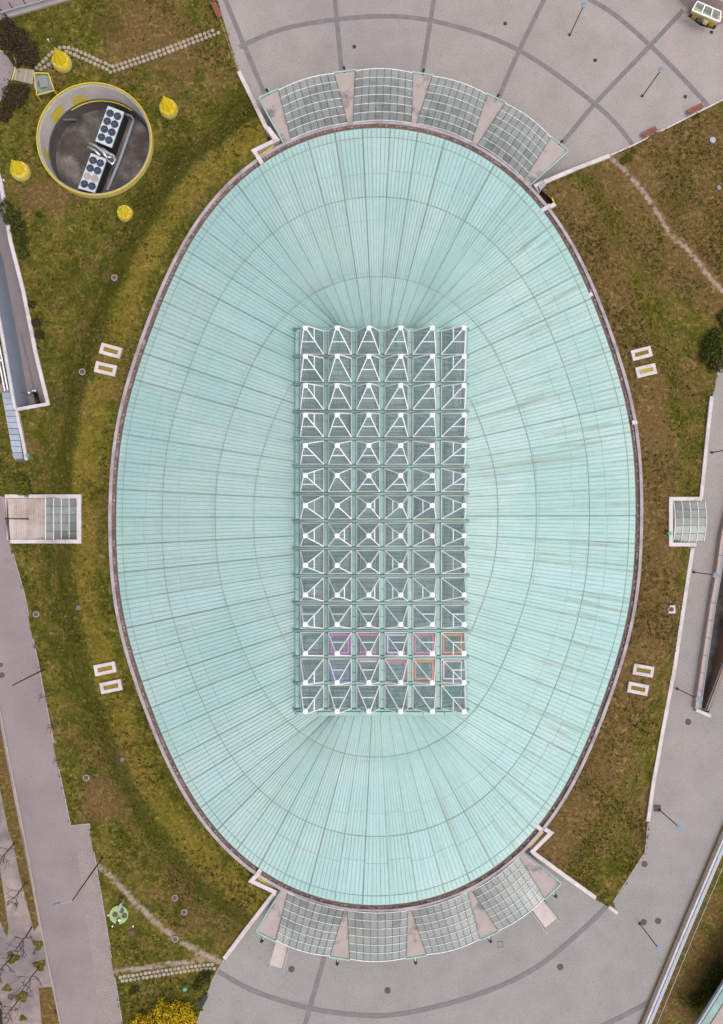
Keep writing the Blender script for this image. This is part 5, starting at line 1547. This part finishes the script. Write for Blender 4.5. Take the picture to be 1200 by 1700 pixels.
# round green play platform
p = PL(198, 1517); t = thing("play_platform", tuple(p), "round green platform with three dark discs and a small metal slide on the lawn", "play platform")
part("platform", MB().lathe(p, [(.97, 0), (.98, .22), (.94, .25)], 40), "play_green", t)
for x, y in ((191, 1518), (201.5, 1511.5), (206.5, 1520)):
    c = P(x, y, p.z + .25); part("disc", MB().lathe(c, [(.29, .0), (.29, .03), (.26, .04)], 24), "play_dark", t)
a, b = P(197, 1512, p.z + .3), P(201, 1501, p.z + 1.0)
part("slide", MB().bar(a, b, .26, .06), "blue_metal", t)
part("slide_post", MB().bar(Vector((b.x, b.y, p.z + .2)), b, .12), "pale_grey", t)
part("seat", MB().box(P(196, 1530, p.z + .5), (.30, .42, .3), -.4), "black", t)
part("seat_pad", MB().box(P(198, 1528, p.z + .7), (.26, .2, .06), -.4), "white_metal", t)
for x, y, lab in ((49.5, 757, "small green cabinet by the end of the blue steps"), (1107, 885.5, "small green cabinet against the right glass entrance wall"), (309, 1636, "small bright green cabinet on the lower left lawn")):
    p = PL(x, y); t = thing("utility_cabinet", tuple(p), lab, "cabinet", "small green utility cabinets")
    part("body", MB().box(p + Vector((0, 0, .3)), (.34, .30, .6), .2), "green_box", t)
    part("lid", MB().box(p + Vector((0, 0, .63)), (.38, .34, .05), .2), "green_box", t)
for i, (x, y) in enumerate(((81.5, 69), (181, 1517), (188, 1535), (222, 1535), (24, 1102), (8, 301))):
    p = PL(x, y); mb = MB().tube([p, p + Vector((0, 0, .3))], .05, 6); mb.lathe(p + Vector((0, 0, .28)), [(.07, 0), (.09, .05), (.03, .1)], 8)
    if i not in (4,): solid("marker_post", mb, "white_metal", ["white marker post above the tallest yellow hood", "white marker post left of the green platform", "white marker post below left of the green platform", "white marker post below right of the green platform", "", "white marker post under the left yellow hood"][i], "post")
# reddish patches on the road at the far left
for (x, y), lab in (((3, 1121), "reddish round cover cut by the left edge of the road"), ((1, 1104), "small reddish square cover at the left edge of the road")): cover(x, y, .3 if y > 1110 else .22, lab, False)

# car cut by the lower left corner
cc = P(-9, 1692, 0.0)
t = thing("parked_car", (cc.x, cc.y, 0), "black car parked at the lower left corner, mostly outside the picture", "car")
ax = (P(3, 1720, 0) - P(-4, 1665, 0)).normalized(); sx = Vector((-ax.y, ax.x, 0))
def CP(f, l, z): return cc + ax * f + sx * l + Vector((0, 0, z))
def loft(rings):
    mb = MB(); mb.strip([r_ + [r_[0]] for r_ in rings]); mb.add(rings[0], [tuple(range(len(rings[0]) - 1, -1, -1))]); mb.add(rings[-1], [tuple(range(len(rings[-1])))]); return mb
def cs(f, w, z0, z1): return [CP(f, -w, z0), CP(f, -w * 1.02, (z0 + z1) / 2), CP(f, -w * .86, z1), CP(f, w * .86, z1), CP(f, w * 1.02, (z0 + z1) / 2), CP(f, w, z0)]
part("body", loft([cs(-2.1, .72, .35, .72), cs(-1.9, .84, .25, .82), cs(-.9, .88, .25, .90), cs(.8, .88, .25, .93), cs(1.8, .84, .25, .92), cs(2.1, .74, .35, .85)]), "car_paint", t)
part("cabin", loft([cs(-.95, .78, .86, .92), cs(-.35, .70, .86, 1.40), cs(.9, .70, .86, 1.42), cs(1.65, .76, .86, .95)]), "dark_glass", t)
part("roof", loft([cs(-.32, .60, 1.40, 1.44), cs(.88, .60, 1.41, 1.46)]), "car_paint", t)
for f in (-1.35, 1.3):
    for l in (-.8, .8):
        w = part("wheel", MB().tube([CP(f, l - .1, .31), CP(f, l + .1, .31)], .31, 18), "tyre", t)
        part("rim", MB().tube([CP(f, l - .105, .31), CP(f, l + .105, .31)], .19, 14), "silver", w)
for l in (-.55, .55):
    part("headlight", MB().box(CP(-2.06, l, .62), (.3, .2, .16), math.atan2(ax.y, ax.x)), "white_metal", t)
part("door_rail", MB().bar(CP(-.5, .82, .98), CP(1.2, .82, 1.0), .06, .05), "silver", t)

# ================================================================== PLANTS
def leaf_cloud(lobes, n, size, squash=0.6):
    """many small leaf faces spread through overlapping lobes; returns verts, faces, tone"""
    vs, fs, tn = [], [], []
    vol = np.array([l[3] ** 2 for l in lobes]); pick = rng.choice(len(lobes), n, p=vol / vol.sum())
    for k in pick:
        cx, cy, cz, r = lobes[k]
        u = rng.normal(size=3); u /= np.linalg.norm(u)
        rad = r * rng.uniform(.35, 1.0) ** .5 * (1 + .22 * math.sin(5 * u[0] + 3 * u[1] + k))
        c = np.array([cx, cy, cz]) + u * rad * np.array([1, 1, squash])
        if c[2] < .03: c[2] = .03 + rng.uniform(0, .15)
        nrm = u * .6 + rng.normal(size=3) * .6 + np.array([0, 0, .35]); nrm /= np.linalg.norm(nrm)
        a = np.cross(nrm, rng.normal(size=3)); a /= np.linalg.norm(a) + 1e-9; b = np.cross(nrm, a)
        s = size * rng.uniform(.6, 1.3); o = len(vs)
        vs += [tuple(c - a * s), tuple(c + b * s * .55), tuple(c + a * s), tuple(c - b * s * .55)]
        fs.append((o, o + 1, o + 2, o + 3)); tn += [rng.random()] * 4
    return vs, fs, tn
tone_mat("leaf_green", [(0.0, (0.022, 0.034, 0.010)), (.5, (0.048, 0.062, 0.013)), (1.0, (0.12, 0.12, 0.028))])
tone_mat("leaf_olive", [(0.0, (0.05, 0.058, 0.012)), (.5, (0.10, 0.11, 0.018)), (1.0, (0.19, 0.17, 0.035))])
tone_mat("leaf_yellow", [(0.0, (0.12, 0.085, 0.01)), (.3, (0.42, 0.28, 0.012)), (.7, (0.66, 0.45, 0.015)), (1.0, (0.78, 0.58, 0.05))])
tone_mat("leaf_brown", [(0.0, (0.035, 0.026, 0.014)), (.6, (0.062, 0.044, 0.026)), (1.0, (0.105, 0.078, 0.042))])
def bush(name, lobes_px, zc, n, size, m, label, cat="bush", squash=0.7, group=None):
    c0 = PL(lobes_px[0][0], lobes_px[0][1])
    lobes = []
    for x, y, r in lobes_px:
        rr = M(r); h = rr * squash * .75
        p = P(x, y, c0.z + h); lobes.append((p.x - c0.x, p.y - c0.y, h, rr))
    t = thing(name, tuple(c0), label, cat, group)
    vs, fs, tn = leaf_cloud(lobes, n, size, squash)
    me = _mesh("crown", vs, fs, m)
    a = me.attributes.new("tone", 'FLOAT', 'POINT'); a.data.foreach_set("value", np.array(tn, np.float32))
    o = bpy.data.objects.new("crown", me); COL.objects.link(o); o.parent = t
    mb = MB()
    for lx, ly, lz, lr in lobes:
        for k in range(5):
            an = rnd.uniform(0, 6.28); e = Vector((lx + .6 * lr * math.cos(an), ly + .6 * lr * math.sin(an), lz + lr * squash * .6))
            mb.tube([Vector((lx + rnd.uniform(-.1, .1), ly + rnd.uniform(-.1, .1), 0)), Vector((lx, ly, lz * .6)).lerp(e, .5), e], .03, 5, r1=.008)
    me = _mesh("stems", mb.v, mb.f, "bark"); o = bpy.data.objects.new("stems", me); COL.objects.link(o); o.parent = t
bush("forsythia", [(272, 1690, 26), (300, 1684, 21), (288, 1705, 30), (312, 1693, 13), (262, 1710, 20)], 0, 6500, .085, "leaf_yellow", "large bright yellow flowering bush at the bottom edge", squash=.8)
bush("forsythia", [(232, 1700, 14), (222, 1708, 12), (238, 1692, 7)], 0, 1500, .08, "leaf_yellow", "smaller yellow flowering bush at the bottom left of the large one", squash=.8)
bush("evergreen_shrub", [(1184, 566, 17), (1178, 588, 16), (1192, 604, 14), (1195, 580, 18), (1188, 552, 9)], 0, 5200, .10, "leaf_green", "dark green shrub beside the path at the right edge")
bush("evergreen_shrub", [(1204, 525, 12), (1208, 540, 10)], 0, 900, .10, "leaf_green", "smaller green shrub cut by the right edge above the dark one")
bush("conifer_shrub", [(37, 800, 12), (38, 812, 11), (33, 792, 9), (42, 817, 8)], 0, 2600, .085, "leaf_olive", "yellowish green shrub above the left entrance wall", squash=1.15)
bush("hedge", [(10, 345, 14), (22, 360, 14), (30, 378, 13), (34, 400, 12), (38, 420, 10), (14, 365, 9)], 0, 4800, .09, "leaf_green", "low green hedge along the sunken driveway wall", cat="hedge", squash=.5)
bush("hedge", [(60, 535, 8), (66, 555, 8), (52, 505, 7)], 0, 1200, .08, "leaf_brown", "brown bare undergrowth beside the sunken driveway", cat="hedge", squash=.5)
bush("thicket", [(12, 45, 18), (28, 62, 20), (42, 82, 19), (50, 98, 14), (10, 70, 18), (30, 95, 16)], 0, 9000, .085, "leaf_brown", "dark brown bare thicket at the upper left corner", cat="thicket", squash=.5)
bush("thicket", [(22, 150, 15), (36, 152, 14), (14, 170, 14), (6, 190, 13), (30, 168, 10)], 0, 5500, .08, "leaf_brown", "dark brown thicket below the garden steps", cat="thicket", squash=.5)
bush("low_shrub", [(338, 1625, 12), (328, 1636, 9), (345, 1617, 8)], 0, 1700, .07, "leaf_green", "low dark green shrub at the plaza corner below the stepping stones", squash=.35)
bush("low_shrub", [(1043, 262, 9), (1052, 250, 6), (1034, 268, 6)], 0, 900, .06, "leaf_olive", "low straggly shrub by the start of the worn path at upper right", squash=.35)
bush("low_shrub", [(1158, 192, 5), (1153, 195, 4)], 0, 300, .06, "leaf_olive", "little green shrub behind the right red bench", squash=.4)
bush("low_shrub", [(220, 1645, 7), (226, 1640, 5)], 0, 500, .06, "leaf_green", "small dark clump on the lawn below the lower stepping stones", squash=.3)
bush("low_shrub", [(1192, 1612, 16), (1175, 1640, 16), (1155, 1660, 12)], 0, 2200, .09, "leaf_green", "dark undergrowth in front of the lower right building", squash=.4)
bush("low_shrub", [(66, 356, 5), (62, 355, 4)], 0, 300, .06, "leaf_green", "tiny green clump right of the hedge on the left lawn", squash=.4)

# bare trees: trunk, limbs and twigs
def bare_tree(base, tip, h, label, seed, spread=1.0, grass=True, grp="bare street trees on the left"):
    r = random.Random(seed)
    b = P(*base, 0.02)
    t = thing("bare_tree", tuple(b), label, "tree", grp)
    ztip = P(*tip, h)
    top = Vector((b.x, b.y, 0)).lerp(Vector((ztip.x, ztip.y, 0)), 1.0); top.z = h
    tr = MB(); pts = [b + (top - b) * k / 5 + Vector((r.uniform(-.05, .05), r.uniform(-.05, .05), 0)) for k in range(6)]
    tr.tube(pts, .085 * h / 5, 7, r1=.025)
    part("trunk", tr, "bark", t)
    tw = MB()
    def limb(p, d, L, rad, lev):
        q = p + d * L * .5 + Vector((r.uniform(-.08, .08), r.uniform(-.08, .08), .04)) * L; e = p + d * L + Vector((r.uniform(-.1, .1), r.uniform(-.1, .1), .12)) * L
        tw.tube([p, q, e], rad, 4, r1=rad * .45, caps=False)
        if lev == 0: return
        for k in range(r.choice((3, 4))):
            s = p.lerp(e, r.uniform(.4, 1.0)); dd = (d + Vector((r.uniform(-.9, .9), r.uniform(-.9, .9), r.uniform(-.1, .7)))).normalized()
            limb(s, dd, L * r.uniform(.45, .7), rad * .55, lev - 1)
    for k in range(9):
        f = .4 + .6 * k / 8; p = pts[0].lerp(pts[-1], f); an = k * 2.4 + r.uniform(-.4, .4)
        limb(p, Vector((math.cos(an), math.sin(an), r.uniform(.4, .9))).normalized(), h * .22 * spread * (1.25 - f * .5), .034 * h / 5, 2)
    part("branches", tw, "bark", t)
bare_tree((24, 1399), (0, 1427), 4.6, "topmost bare tree of the row on the left grass verge", 1)
bare_tree((43, 1466), (18, 1497), 4.4, "bare tree on the left verge below the topmost one", 2)
bare_tree((53, 1540), (24, 1580), 5.0, "bare tree at the lower end of the left grass verge", 3)
bare_tree((63, 1570), (55, 1583), 2.0, "very small bare sapling near the lower left kerb", 4, .7)
bare_tree((20, 1588), (-10, 1622), 4.6, "bare tree leaning out of the left edge on the dusty footpath", 5)
bare_tree((64, 1606), (36, 1645), 4.8, "bare tree beside the kerb at the lower left", 6, 1.2)
bare_tree((33, 1656), (8, 1690), 4.4, "lowest bare tree near the black car", 7)
bare_tree((88, 1153), (66, 1158), 2.6, "uppermost bare sapling overhanging the road from the left lawn", 8, .9, False, "bare saplings at the road edge")
bare_tree((98, 1203), (79, 1209), 2.4, "middle bare sapling overhanging the road from the left lawn", 9, .9, False, "bare saplings at the road edge")
bare_tree((108, 1258), (92, 1264), 2.2, "lowest bare sapling overhanging the road from the left lawn", 10, .9, False, "bare saplings at the road edge")
bare_tree((212, 1590), (203, 1606), 2.2, "thin bare sapling above the lower stepping stones", 11, .7, False, "bare saplings at the road edge")
